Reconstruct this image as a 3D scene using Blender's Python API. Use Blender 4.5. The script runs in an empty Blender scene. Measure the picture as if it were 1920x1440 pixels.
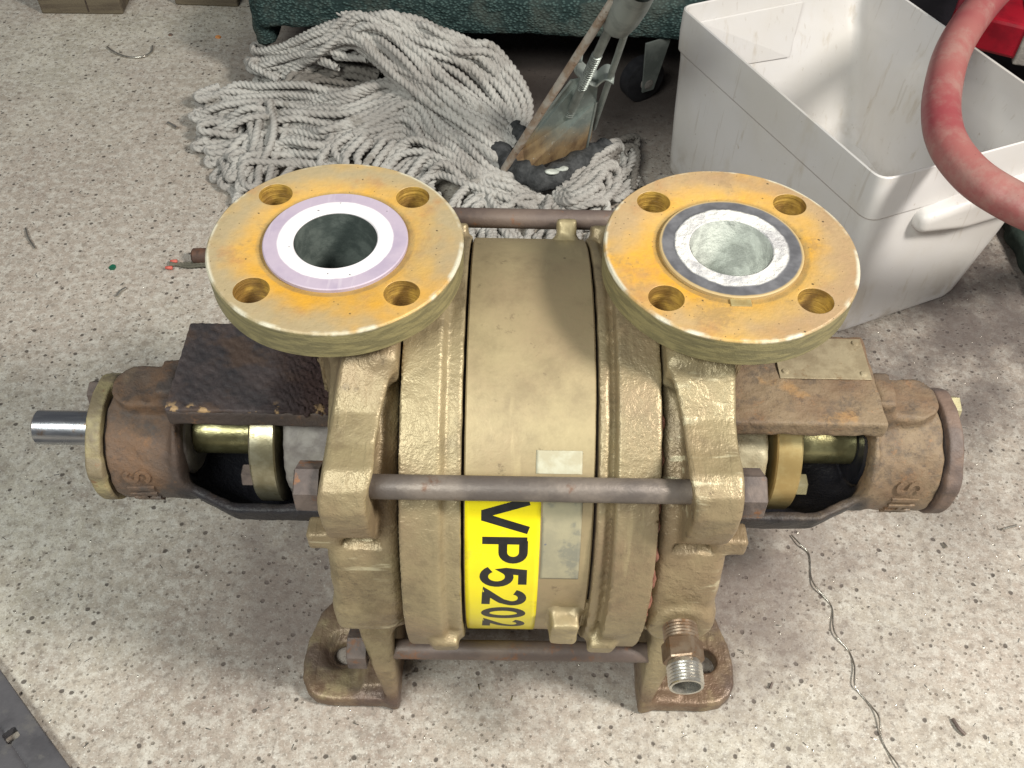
import bpy, bmesh, math, random
import numpy as np
from mathutils import Vector, Matrix
random.seed(5); np.random.seed(5)
S = 0.001            # every length below is written in millimetres; pump axis is 170 mm above the floor
AX = 170.0           # height of the shaft axis
R_ = math.radians

# ------------------------------------------------------------------ camera
CAM = (-15.198, -402.787, 525.264 + AX)
YAW, PITCH, ROLL, FPX = 0.0137, 0.86450, 0.0284, 1844.8
cy, sy, cp, sp = math.cos(YAW), math.sin(YAW), math.cos(PITCH), math.sin(PITCH)
fwd = Vector((sy*cp, cy*cp, -sp)); rgt = Vector((cy, -sy, 0)); upv = rgt.cross(fwd)
r2 = rgt*math.cos(ROLL) + upv*math.sin(ROLL); u2 = -rgt*math.sin(ROLL) + upv*math.cos(ROLL)
scene = bpy.context.scene
cam_d = bpy.data.cameras.new('camera'); cam = bpy.data.objects.new('camera', cam_d)
scene.collection.objects.link(cam)
mw = Matrix((r2, u2, -fwd)).transposed().to_4x4(); mw.translation = Vector(CAM)*S
cam.matrix_world = mw
cam_d.sensor_width = 36; cam_d.lens = FPX/1920*36; cam_d.clip_start = 0.02; cam_d.clip_end = 50
scene.camera = cam

# ------------------------------------------------------------------ light
world = bpy.data.worlds.new('World'); scene.world = world; world.use_nodes = True
bg = world.node_tree.nodes['Background']; bg.inputs[0].default_value = (0.93, 0.95, 1.0, 1); bg.inputs[1].default_value = 0.15
def area(name, loc, target, size, sizey, power, col):
    d = bpy.data.lights.new(name, 'AREA'); d.shape = 'RECTANGLE'; d.size = size; d.size_y = sizey
    d.energy = power; d.color = col
    o = bpy.data.objects.new(name, d); scene.collection.objects.link(o); o.location = loc
    o.rotation_euler = (Vector(target)-Vector(loc)).to_track_quat('-Z', 'Y').to_euler(); return o
area('ceiling_lamp_right', (1.10, -0.40, 1.42), (0, 0.05, 0.1), 0.26, 0.34, 40, (1.0, 0.95, 0.86))
area('ceiling_lamp_front', (-0.75, -1.1, 1.75), (-.05, 0.05, 0.1), 1.0, 0.45, 37, (0.97, 1.0, 0.93))
scene.view_settings.view_transform = 'Standard'; scene.view_settings.look = 'None'
scene.view_settings.exposure = -0.06; scene.view_settings.gamma = 1

# ------------------------------------------------------------------ materials
class MB:
    def __init__(s, name):
        s.m = bpy.data.materials.new(name); s.m.use_nodes = True; s.t = s.m.node_tree; s.n = s.t.nodes; s.l = s.t.links
        s.b = s.n['Principled BSDF']; s.tc = s.n.new('ShaderNodeTexCoord').outputs['Object']
    def vec(s, stretch=(1, 1, 1), off=0.0):
        mp = s.n.new('ShaderNodeMapping'); mp.inputs['Scale'].default_value = stretch
        mp.inputs['Location'].default_value = (off, off*1.7, off*.6); s.l.new(s.tc, mp.inputs[0]); return mp.outputs[0]
    def ramp(s, f, lo, hi):
        r = s.n.new('ShaderNodeMapRange'); r.interpolation_type = 'SMOOTHSTEP'
        r.inputs[1].default_value = lo; r.inputs[2].default_value = hi; s.l.new(f, r.inputs[0]); return r.outputs[0]
    def noise(s, scale, detail=4, rough=.6, stretch=(1, 1, 1), off=0., dist=0.):
        t = s.n.new('ShaderNodeTexNoise'); t.inputs['Scale'].default_value = scale; t.inputs['Detail'].default_value = detail
        t.inputs['Roughness'].default_value = rough; t.inputs['Distortion'].default_value = dist
        s.l.new(s.vec(stretch, off), t.inputs['Vector']); return t.outputs['Fac']
    def N(s, scale, lo, hi, **k): return s.ramp(s.noise(scale, **k), lo, hi)
    def voro(s, scale, lo, hi, off=0., keep=1.0, warp=0.0, stretch=(1, 1, 1)):
        t = s.n.new('ShaderNodeTexVoronoi'); t.inputs['Scale'].default_value = scale
        v = s.vec(stretch, off)
        if warp:
            nz = s.n.new('ShaderNodeTexNoise'); nz.inputs['Scale'].default_value = scale*1.3; s.l.new(v, nz.inputs['Vector'])
            a = s.n.new('ShaderNodeVectorMath'); a.operation = 'MULTIPLY_ADD'; s.l.new(nz.outputs['Color'], a.inputs[0])
            a.inputs[1].default_value = (warp,)*3; s.l.new(v, a.inputs[2]); v = a.outputs[0]
        s.l.new(v, t.inputs['Vector']); d = s.ramp(t.outputs['Distance'], hi, lo)
        if keep < 1:
            sp_ = s.n.new('ShaderNodeSeparateColor'); s.l.new(t.outputs['Color'], sp_.inputs[0])
            k = s.math('LESS_THAN', sp_.outputs[0], keep); d = s.math('MULTIPLY', d, k)
        return d
    def vcol(s, scale, off=0.):
        t = s.n.new('ShaderNodeTexVoronoi'); t.inputs['Scale'].default_value = scale; s.l.new(s.vec((1, 1, 1), off), t.inputs['Vector'])
        sp_ = s.n.new('ShaderNodeSeparateColor'); s.l.new(t.outputs['Color'], sp_.inputs[0]); return sp_.outputs[1]
    def math(s, op, a, b=0.0, c=None):
        m = s.n.new('ShaderNodeMath'); m.operation = op
        for i, q in enumerate((a, b, c)):
            if q is None: continue
            if hasattr(q, 'links'): s.l.new(q, m.inputs[i])
            else: m.inputs[i].default_value = q
        return m.outputs[0]
    def pos(s, axis):
        x = s.n.new('ShaderNodeSeparateXYZ'); s.l.new(s.tc, x.inputs[0]); return x.outputs[axis]
    def rad(s, lo, hi, amp=.0, nscale=60, axes=(0, 1)):
        a, b = s.pos(axes[0]), s.pos(axes[1])
        d = s.math('SQRT', s.math('ADD', s.math('MULTIPLY', a, a), s.math('MULTIPLY', b, b)))
        if amp: d = s.math('MULTIPLY_ADD', s.noise(nscale), amp, d); d = s.math('SUBTRACT', d, amp*.5)
        return s.ramp(d, lo, hi)
    def axm(s, axis, lo, hi, amp=0., nscale=40):
        d = s.pos(axis)
        if amp: d = s.math('MULTIPLY_ADD', s.noise(nscale), amp, d); d = s.math('SUBTRACT', d, amp*.5)
        return s.ramp(d, lo, hi)
    def mix(s, f, a, b, fac=1.0):
        m = s.n.new('ShaderNodeMix'); m.data_type = 'RGBA'
        if fac != 1.0: f = s.math('MULTIPLY', f, fac)
        if hasattr(f, 'links'): s.l.new(f, m.inputs[0])
        else: m.inputs[0].default_value = f
        for i, q in ((6, a), (7, b)):
            if hasattr(q, 'links'): s.l.new(q, m.inputs[i])
            else: m.inputs[i].default_value = (*q, 1)
        return m.outputs[2]
    def out(s, col, rough=.5, metal=0., bumps=(), spec=.5, sss=0.):
        for nm, q in (('Base Color', col), ('Roughness', rough), ('Metallic', metal), ('Specular IOR Level', spec)):
            if hasattr(q, 'links'): s.l.new(q, s.b.inputs[nm])
            else: s.b.inputs[nm].default_value = (*q, 1) if isinstance(q, tuple) else q
        if sss:
            s.b.inputs['Subsurface Weight'].default_value = sss; s.b.inputs['Subsurface Scale'].default_value = .01
        prev = None
        for h, dist in bumps:
            b = s.n.new('ShaderNodeBump'); b.inputs['Strength'].default_value = 1; b.inputs['Distance'].default_value = dist*S
            s.l.new(h, b.inputs['Height'])
            if prev: s.l.new(prev, b.inputs['Normal'])
            prev = b.outputs[0]
        if prev: s.l.new(prev, s.b.inputs['Normal'])
        return s.m

def m_paint(name, base, warm, dark, rough=.42, grit=1.0, rustamt=.0, metal=.35, seed=0.):
    k = MB(name)
    c = k.mix(k.N(9, .38, .66, off=seed), base, warm)
    c = k.mix(k.N(22, .48, .68, off=seed+3, detail=9, rough=.72), c, dark, .55)
    c = k.mix(k.N(75, .60, .68, off=seed+13, detail=8, rough=.75), c, (.11, .08, .05), .55)
    c = k.mix(k.N(300, .35, .75, detail=2), c, tuple(v*.82 for v in base), .35)
    c = k.mix(k.voro(90, .05, .13, off=seed, keep=.12, warp=.004), c, (.10, .07, .04), .7)
    c = k.mix(k.N(70, .60, .70, stretch=(1, .12, .12), off=seed+9), c, tuple(min(1, v*1.35) for v in base), .35)
    if rustamt: c = k.mix(k.N(24, .62-rustamt, .72-rustamt, detail=8, rough=.7, off=seed+5), c, (.22, .085, .03), .8)
    r = k.math('MULTIPLY_ADD', k.noise(50), .3, rough-.12)
    return k.out(c, r, metal, [(k.noise(30, 5), .3), (k.N(260, .35, .7, detail=3), .30*grit), (k.N(900, .3, .7, detail=1), .07*grit)])
GOLD = m_paint('gold_paint', (.355, .29, .17), (.29, .21, .13), (.14, .11, .07), grit=.7)
GOLD_SMOOTH = m_paint('gold_paint_smooth', (.415, .34, .195), (.36, .275, .165), (.22, .17, .10), rough=.44, grit=.12, metal=.3, seed=2.)
GOLD_CAST = m_paint('gold_paint_casting', (.44, .355, .185), (.40, .27, .14), (.20, .14, .07), grit=1.25, rustamt=.02, seed=5.)

def m_bracket(name, base, rust, dark, seed, dk):
    k = MB(name)
    c = k.mix(k.N(22, .35, .62, detail=8, rough=.7, off=seed), base, rust)
    c = k.mix(k.N(45, .52-dk, .70-dk, detail=8, rough=.75, off=seed+2), c, dark)
    c = k.mix(k.N(60, .60, .72, detail=6, off=seed+7), c, (.42, .23, .10), .7)
    c = k.mix(k.voro(130, .06, .16, off=seed, keep=.2, warp=.004), c, (.35, .28, .22), .5)
    return k.out(c, .72, .0, [(k.noise(60, 8, .7), 1.6), (k.noise(400, 3), .35)], spec=.35)
BRK_L = m_bracket('rusty_dark_casting', (.135, .085, .062), (.21, .105, .055), (.045, .04, .042), 0., .04)
BRK_R = m_bracket('rusty_tan_casting', (.27, .185, .12), (.25, .135, .075), (.12, .10, .08), 4., -.05)
def m_plate_dark():
    k = MB('scaly_dark_plate')
    c = k.mix(k.N(30, .4, .65, detail=8, rough=.7), (.085, .066, .066), (.045, .040, .044))
    c = k.mix(k.N(26, .50, .62, off=3, detail=6), c, (.12, .072, .048), .6)
    m = k.axm(0, -.165, -.125, .04, 40)
    c = k.mix(m, c, (.075, .04, .038), .8)
    c = k.mix(k.math('MULTIPLY', k.axm(1, -.029, -.035, .012, 90), k.N(75, .56, .62, off=8)), c, (.50, .33, .17))
    rough_h = k.math('MULTIPLY', k.N(140, .3, .7, detail=8, rough=.8, dist=.5), m)
    return k.out(c, .6, 0., [(rough_h, 3.2), (k.noise(70, 8, .75), 1.6), (k.noise(500, 3), .25)], spec=.4)
PLATE_D = m_plate_dark()
def m_ochre(name, seed, grey=(.40, .33, .21), side=1):
    k = MB(name)
    c = k.mix(k.N(16, .38, .62, off=seed), (.72, .37, .035), (.62, .38, .11))
    c = k.mix(k.math('MULTIPLY', k.rad(.042, .062, .03, 30), k.N(11, .38, .54, off=seed+2)), c, grey, .9)
    c = k.mix(k.N(34, .52, .70, off=seed+4, detail=8, rough=.7), c, (.45, .23, .10), .6)
    c = k.mix(k.N(22, .56, .64, off=seed+6, detail=8, rough=.75), c, (.30, .20, .11), .45)
    c = k.mix(k.math('MULTIPLY', k.N(8, .5, .62, off=seed+11), k.rad(.05, .064, .015, 60)), c, (.36, .22, .13), .5*side)
    c = k.mix(k.voro(200, .08, .18, off=seed, keep=.20*side, warp=.002), c, (.05, .035, .02), .9)
    c = k.mix(k.voro(420, .1, .2, off=seed+3, keep=.22*side), c, (.08, .05, .03), .8)
    c = k.mix(k.math('MULTIPLY', k.rad(.0435, .0405, .004, 90), 1.), c, (.30, .15, .05), .55)
    c = k.mix(k.axm(2, -.0004, -.003, .0012, 300), c, k.mix(k.N(60, .4, .6, stretch=(1, 1, 6)), (.27, .235, .115), (.175, .155, .08)))
    c = k.mix(k.math('MULTIPLY', k.math('MULTIPLY', k.rad(.0665, .0682, .001, 80), k.axm(2, -.0030, -.0018, .002, 160)), k.N(30, .44, .56, off=3)), c, (.60, .56, .44))
    return k.out(c, k.math('MULTIPLY_ADD', k.noise(60), .25, .38), .12, [(k.noise(60, 5), .7), (k.N(600, .3, .7, detail=2), .07), (k.N(90, .4, .6, stretch=(1, 1, 8)), .05)])
OCHRE_L = m_ochre('ochre_paint_flange_scratched', 1., side=.35); OCHRE_R = m_ochre('ochre_paint_flange_rusty', 7., grey=(.46, .33, .19), side=1.)
def m_hole():
    k = MB('ochre_hole_wall'); c = k.mix(k.N(60, .4, .6), (.52, .33, .07), (.26, .15, .04)); return k.out(c, .45, .1, [(k.N(500, .3, .7, stretch=(.1, .1, 1)), .3)])
HOLE = m_hole()
def m_rf_left():
    k = MB('lilac_and_white_facing')
    c = k.mix(k.N(50, .4, .7), (.44, .37, .46), (.37, .31, .41))
    c = k.mix(k.N(200, .55, .7, stretch=(1, .1, 1)), c, (.55, .49, .56), .5)
    c = k.mix(k.rad(.0318, .0308, .0012, 120), c, (.72, .69, .72))
    c = k.mix(k.voro(260, .06, .16, keep=.10, warp=.002), c, (.06, .05, .05), .9)
    return k.out(c, .5, 0., [(k.noise(120, 4), .2)])
def m_rf_right():
    k = MB('black_ring_and_crusted_facing')
    c = k.mix(k.N(70, .35, .7), (.085, .085, .095), (.16, .16, .175))
    c = k.mix(k.rad(.0372, .0385, .001, 100), c, (.45, .33, .16))
    w = k.mix(k.N(60, .35, .6, off=3), (.46, .45, .46), (.74, .73, .70)); w = k.mix(k.N(38, .60, .68, off=9), w, (.27, .21, .18), .8)
    c = k.mix(k.rad(.0315, .0300, .004, 70), c, w)
    return k.out(c, .6, 0., [(k.math('MULTIPLY', k.rad(.032, .030, .004, 70), k.N(150, .3, .7, detail=6)), .9), (k.noise(150, 4), .25)])
RF_L, RF_R = m_rf_left(), m_rf_right()
def m_simple(name, a, b, scale=60, lo=.4, hi=.6, rough=.5, metal=0., bump=.3, bscale=200, detail=5, stretch=(1, 1, 1), spec=.5, c3=None, sss=0.):
    k = MB(name); c = k.mix(k.N(scale, lo, hi, detail=detail, stretch=stretch), a, b)
    if c3: c = k.mix(k.N(scale*1.7, .56, .68, detail=8, off=5, rough=.7), c, c3)
    return k.out(c, k.math('MULTIPLY_ADD', k.noise(scale*1.5), .2, rough-.1), metal, [(k.noise(bscale, 5), bump)], spec=spec, sss=sss)
LINER_L = m_simple('grey_green_bore', (.06, .075, .07), (.11, .13, .12), 70, bump=.5)
LINER_R = m_simple('chalky_bore', (.62, .65, .60), (.40, .42, .39), 60, bump=1.2, bscale=260)
STEEL = m_simple('bright_shaft_steel', (.42, .43, .45), (.33, .34, .37), 40, rough=.28, metal=.95, bump=.06, bscale=500, stretch=(1, 8, 8), c3=(.32, .24, .19))
ROD = m_simple('oxidised_rod_steel', (.13, .11, .10), (.22, .185, .16), 24, rough=.5, metal=.3, bump=.5, bscale=200, detail=8, c3=(.15, .08, .05))
RODB = m_simple('brown_rod_steel', (.12, .09, .08), (.16, .12, .10), 30, rough=.55, metal=.15, bump=.3, bscale=300, c3=(.20, .095, .05))
RUSTN = m_simple('rusty_nut', (.15, .115, .10), (.09, .07, .065), 60, rough=.65, bump=.8, bscale=200, c3=(.20, .09, .04))
BRASS_W = m_simple('worn_brass_plated', (.42, .39, .28), (.27, .24, .15), 40, rough=.33, metal=.7, bump=.25, bscale=120, c3=(.20, .16, .08))
BRASS_G = m_simple('golden_gland_plate', (.62, .50, .24), (.50, .36, .15), 40, rough=.36, metal=.55, bump=.2, bscale=120)
SLEEVE = m_simple('olive_steel_sleeve', (.34, .32, .17), (.22, .20, .10), 60, rough=.3, metal=.75, bump=.2, bscale=400)
GREYC = m_simple('grey_gland_casting', (.27, .25, .23), (.19, .17, .16), 60, rough=.6, metal=.1, bump=1., bscale=160)
CREAMC = m_simple('cream_gland_casting', (.50, .45, .31), (.40, .34, .22), 60, rough=.5, metal=.2, bump=1., bscale=160)
BLACKP = m_simple('black_shiny_paint', (.012, .013, .018), (.022, .022, .028), 50, rough=.3, bump=.6, bscale=60)
ZINC = m_simple('yellow_zinc_bolt', (.66, .62, .42), (.55, .50, .30), 80, rough=.3, metal=.8, bump=.1)
YEL = m_simple('yellow_sticker', (.90, .77, .012), (.84, .70, .012), 20, rough=.3, bump=.5, bscale=40, c3=(.72, .58, .03))
INK = m_simple('black_print', (.012, .012, .012), (.02, .02, .02), 100, rough=.45, bump=.02)
def m_old():
    k = MB('worn_grey_sticker'); c = k.mix(k.N(40, .4, .6), (.37, .335, .225), (.31, .285, .20)); c = k.mix(k.N(55, .56, .66, off=4, detail=8), c, (.19, .19, .16), .7)
    c = k.mix(k.N(140, .70, .74, off=6), c, (.06, .08, .16), .6); return k.out(c, .4, 0, [(k.noise(200, 5), .2)])
OLD = m_old()
SEAL = m_simple('red_sealant', (.27, .115, .08), (.20, .08, .055), 150, rough=.55, bump=.8, bscale=300)
PLATEN = m_simple('stained_nameplate', (.40, .335, .22), (.31, .25, .16), 70, rough=.5, metal=.3, bump=.5, bscale=150, c3=(.27, .19, .11))
THREAD = m_simple('threaded_pipe_metal', (.30, .235, .175), (.22, .15, .10), 90, rough=.38, metal=.7, bump=.3, c3=(.25, .12, .05))
THREADB = m_simple('bright_thread', (.62, .60, .55), (.48, .45, .40), 90, rough=.28, metal=.85, bump=.3)
DARKGAP = m_simple('dirty_gap', (.03, .02, .017), (.06, .04, .03), 90, rough=.8, bump=.3)
RUSTPAD = m_simple('rusty_painted_foot', (.34, .26, .17), (.24, .16, .11), 40, rough=.55, metal=.15, bump=1.2, bscale=90, c3=(.23, .09, .04), detail=8)
ROPE = m_simple('dirty_cotton', (.49, .475, .45), (.36, .34, .32), 18, rough=.95, bump=1.2, bscale=900, detail=8, spec=.1, c3=(.29, .27, .245))
ROPEB = m_simple('dirty_cotton_shaded', (.25, .23, .21), (.17, .155, .14), 18, rough=.95, bump=1.2, bscale=900, detail=8, spec=.1)  # darker copy for lower strands, shade of the yarn gaps put in its colour
GALV = m_simple('galvanised_sheet', (.30, .33, .31), (.22, .245, .23), 50, rough=.42, metal=.5, bump=.2)
def m_galvrust():
    k = MB('galvanised_sheet_rusting_low'); c = k.mix(k.N(50, .4, .6), (.24, .28, .26), (.17, .20, .19))
    f = k.axm(2, .086, .050, .035, 50); c = k.mix(f, c, k.mix(k.N(60, .35, .7, detail=9, rough=.7, stretch=(1, 1, .35)), (.36, .25, .13), (.15, .09, .05)))
    c = k.mix(k.N(300, .66, .7), c, (.55, .55, .5), .5); return k.out(c, .5, .25, [(k.noise(100, 5), .5)])
GALVR = m_galvrust()
RUSTROD = m_simple('rust_flecked_rod', (.42, .38, .33), (.30, .22, .16), 60, rough=.6, metal=.2, bump=.5, c3=(.16, .09, .05))
FELT = m_simple('black_oily_band', (.022, .024, .026), (.05, .052, .055), 120, rough=.7, bump=1., bscale=500)
def m_crate():
    k = MB('milky_white_plastic'); c = k.mix(k.N(7, .3, .7), (.60, .585, .59), (.57, .545, .52))
    c = k.mix(k.N(16, .56, .74, off=2, stretch=(1, 1, .4), detail=6), c, (.44, .38, .28), .5)
    c = k.mix(k.N(60, .60, .72, off=14, detail=8, stretch=(1, 1, .2)), c, (.40, .34, .26), .5)
    c = k.mix(k.math('MULTIPLY', k.axm(2, .06, .0, .06, 30), k.N(26, .45, .62, off=8, detail=8)), c, (.36, .31, .25), .6)
    c = k.mix(k.N(180, .63, .68, stretch=(1, 1, .04), off=23), c, (.42, .38, .34), .4)
    c = k.mix(k.N(120, .68, .74, off=4), c, (.30, .24, .17), .5)
    return k.out(c, .42, 0, [(k.noise(14, 2), 1.6), (k.noise(700, 2), .03)], sss=0)
CRATE = m_crate()
def m_hose():
    k = MB('faded_red_rubber'); c = k.mix(k.N(9, .36, .66, detail=3), (.27, .05, .06), (.33, .12, .11))
    c = k.mix(k.N(22, .46, .66, detail=10, rough=.75, off=3), c, (.37, .27, .23), .45); c = k.mix(k.voro(300, .1, .2, keep=.1), c, (.12, .04, .04), .5)
    return k.out(c, .5, 0, [(k.noise(300, 4), .2)])
HOSE = m_hose()
def m_carpet():
    k = MB('teal_ribbed_carpet'); w = k.n.new('ShaderNodeTexVoronoi'); w.inputs['Scale'].default_value = 260
    k.l.new(k.vec((1, 1, 1.4)), w.inputs['Vector'])
    c = k.mix(k.ramp(w.outputs['Distance'], .1, .6), (.075, .12, .115), (.02, .035, .035)); c = k.mix(k.N(25, .45, .65), c, (.07, .08, .07), .6)
    return k.out(c, .95, 0, [(w.outputs['Distance'], -1.5)], spec=.1)
CARPET = m_carpet()
WOODD = m_simple('dark_stained_wood', (.10, .06, .04), (.06, .04, .03), 30, rough=.7, bump=.6, stretch=(.2, 2, 2))
WOODB = m_simple('weathered_brown_wood', (.13, .105, .07), (.085, .065, .045), 40, rough=.8, bump=1., stretch=(.2, 2, 2))
RUBBER = m_simple('black_rubber', (.012, .012, .015), (.022, .022, .026), 60, rough=.5, bump=.2)
MATG = m_simple('dark_grey_plastic', (.055, .053, .06), (.08, .077, .085), 30, rough=.6, bump=.3, c3=(.10, .095, .095))
REDP = m_simple('deep_red_paint', (.30, .008, .02), (.20, .006, .015), 30, rough=.3, bump=.1)
GREENC = m_simple('green_chip', (.01, .12, .07), (.01, .09, .05), 100, rough=.4)
REDC = m_simple('red_crimp', (.55, .12, .09), (.40, .08, .06), 100, rough=.5)
STRING = m_simple('grimy_string', (.14, .13, .10), (.09, .085, .065), 100, rough=.9, bump=.8)
SHAV = m_simple('steel_shaving', (.60, .58, .52), (.40, .37, .33), 200, rough=.25, metal=.9)
ORANGE = m_simple('orange_crumb', (.70, .28, .08), (.5, .2, .06), 100, rough=.7)
def m_floor():
    k = MB('speckled_concrete')
    c = k.mix(k.N(20, .35, .65, detail=8, rough=.7), (.37, .34, .28), (.55, .515, .44))
    c = k.mix(k.N(2.4, .36, .56, detail=6, off=5), c, (.37, .305, .265), .7)
    c = k.mix(k.N(6, .50, .66, detail=10, rough=.75, off=2), c, (.25, .195, .165), .7)
    c = k.mix(k.N(110, .42, .62, detail=6, rough=.7, off=31), c, (.62, .60, .55), .55)
    c = k.mix(k.N(190, .50, .66, detail=5, rough=.7, off=41), c, (.20, .17, .145), .75)
    c = k.mix(k.ramp(k.vcol(230, 3.), .60, .9), c, (.33, .295, .255), .35)
    c = k.mix(k.N(700, .52, .72, detail=3), c, (.17, .145, .12), .62)
    c = k.mix(k.N(520, .58, .70, detail=2, off=8), c, (.74, .72, .67), .5)
    p1 = k.voro(105, .13, .23, keep=.30, warp=.0028); p2 = k.voro(230, .16, .30, off=4., keep=.26, warp=.0015); p3 = k.voro(75, .14, .28, off=9., keep=.30, warp=.005)
    c = k.mix(p3, c, (.25, .21, .175), .6); c = k.mix(p2, c, (.15, .125, .10), .75); c = k.mix(p1, c, (.085, .07, .06), .9)
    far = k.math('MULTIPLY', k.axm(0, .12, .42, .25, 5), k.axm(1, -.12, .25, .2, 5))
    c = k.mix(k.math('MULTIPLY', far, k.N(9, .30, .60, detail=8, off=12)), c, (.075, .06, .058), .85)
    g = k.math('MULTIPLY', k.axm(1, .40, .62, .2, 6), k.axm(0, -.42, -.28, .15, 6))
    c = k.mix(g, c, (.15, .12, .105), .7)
    dolly_shade = k.math('MULTIPLY', k.axm(1, .56, .66, .08, 9), k.axm(0, -.34, -.27, .05, 15)); c = k.mix(dolly_shade, c, (.055, .045, .042), .88)  # shade under the dolly put into the colour, over the brown stain
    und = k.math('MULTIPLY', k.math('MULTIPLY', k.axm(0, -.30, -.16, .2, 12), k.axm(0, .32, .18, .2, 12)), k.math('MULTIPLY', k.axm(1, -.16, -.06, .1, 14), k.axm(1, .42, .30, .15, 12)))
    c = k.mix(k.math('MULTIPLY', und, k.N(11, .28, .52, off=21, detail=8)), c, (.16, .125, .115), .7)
    h = k.math('SUBTRACT', k.noise(60, 6), k.math('MULTIPLY', k.math('ADD', p1, p2), .5))
    return k.out(c, k.math('MULTIPLY_ADD', k.noise(30), .25, .42), 0, [(h, 1.1), (k.noise(500, 3), .25)], spec=.35)
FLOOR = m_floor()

# ------------------------------------------------------------------ mesh helpers (mm in, metres out)
def link(o, parent=None):
    scene.collection.objects.link(o)
    if parent is not None: o.parent = parent
    return o
def new_mesh(name, V, F, mat, parent=None, smooth=True, loc=None, angle=None):
    me = bpy.data.meshes.new(name)
    V = np.asarray(V, dtype=np.float64)*S
    if isinstance(F, np.ndarray):
        n, w = F.shape
        me.vertices.add(len(V)); me.vertices.foreach_set('co', V.ravel())
        me.loops.add(n*w); me.loops.foreach_set('vertex_index', F.ravel().astype(np.int32))
        me.polygons.add(n); me.polygons.foreach_set('loop_start', np.arange(0, n*w, w, dtype=np.int32))
        me.update(calc_edges=True)
    else:
        me.from_pydata([tuple(v) for v in V], [], [tuple(f) for f in F])
    me.validate(); me.materials.append(mat)
    if smooth: me.polygons.foreach_set('use_smooth', np.ones(len(me.polygons), dtype=bool))
    if angle is not None: me.set_sharp_from_angle(angle=R_(angle))
    o = bpy.data.objects.new(name, me); link(o, parent)
    if loc is not None: o.location = Vector(loc)*S
    return o
def empty(name, loc=(0, 0, 0)):
    o = bpy.data.objects.new(name, None); link(o); o.location = Vector(loc)*S; o.empty_display_size = .05; return o
def tag(o, label, cat, group=None):
    o['label'] = label; o['category'] = cat
    if group: o['group'] = group
    return o
def merge(parts):
    V, F, n = [], [], 0
    for v, f in parts:
        V += [tuple(q) for q in v]; F += [tuple(i+n for i in q) for q in f]; n += len(v)
    return V, F
def lathe(prof, seg=96, axis='X', centre=(0, 0, 0), phase=0., wob=0.):
    """prof: (a, r) along the axis; r==0 closes. Returns V,F"""
    V, F = [], []; rings = []
    for a, r in prof:
        if r <= 1e-6:
            V.append((a, 0, 0)); rings.append([len(V)-1]*seg)
        else:
            ids = []
            for i in range(seg):
                t = 2*math.pi*i/seg+phase; rr = r*(1+wob*math.sin(5*t+1)*math.sin(3*t)); V.append((a, rr*math.cos(t), rr*math.sin(t))); ids.append(len(V)-1)
            rings.append(ids)
    for A, B in zip(rings[:-1], rings[1:]):
        for i in range(seg):
            j = (i+1) % seg; f = [A[i], A[j], B[j], B[i]]; g = []
            for q in f:
                if q not in g: g.append(q)
            if len(g) > 2: F.append(tuple(reversed(g)))
    out = []
    for x, y, z in V:
        if axis == 'X': p = (x, y, z)
        elif axis == 'Z': p = (y, z, x)
        else: p = (z, x, y)
        out.append((p[0]+centre[0], p[1]+centre[1], p[2]+centre[2]))
    return out, F
def box(x0, x1, y0, y1, z0, z1, ch=0.):
    bm = bmesh.new(); bmesh.ops.create_cube(bm, size=1)
    for v in bm.verts: v.co = Vector(((x0+x1)/2+v.co.x*(x1-x0), (y0+y1)/2+v.co.y*(y1-y0), (z0+z1)/2+v.co.z*(z1-z0)))
    if ch: bmesh.ops.bevel(bm, geom=bm.edges[:], offset=ch, segments=2, affect='EDGES', profile=.5)
    V = [v.co[:] for v in bm.verts]; F = [[v.index for v in f.verts] for f in bm.faces]
    bm.verts.index_update(); bm.verts.ensure_lookup_table()
    V = [v.co[:] for v in bm.verts]; F = [[v.index for v in f.verts] for f in bm.faces]; bm.free(); return V, F
def place(vf, M):
    return [tuple(M @ Vector(v)) for v in vf[0]], vf[1]
def hexbolt(x0, h, af, axis='X', centre=(0, 0, 0), rot=.2, bevel=1.2):
    r = af/math.sqrt(3)
    return lathe([(x0, 0), (x0, r), (x0+h-bevel*.6, r), (x0+h, r-bevel), (x0+h, 0)], 6, axis, centre, rot)
def catmull(P, n):
    P = np.asarray(P, float); P = np.vstack([2*P[0]-P[1], P, 2*P[-1]-P[-2]]); out = []
    m = len(P)-3; T = np.linspace(0, m-1e-9, n)
    i = T.astype(int); t = (T-i)[:, None]; a, b, c, d = P[i], P[i+1], P[i+2], P[i+3]
    return .5*((2*b)+(-a+c)*t+(2*a-5*b+4*c-d)*t*t+(-a+3*b-3*c+d)*t**3)
def resample(P, step):
    d = np.r_[0, np.cumsum(np.linalg.norm(np.diff(P, axis=0), axis=1))]; n = max(4, int(d[-1]/step))
    s = np.linspace(0, d[-1], n); return np.stack([np.interp(s, d, P[:, i]) for i in range(3)], 1), d[-1]
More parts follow.
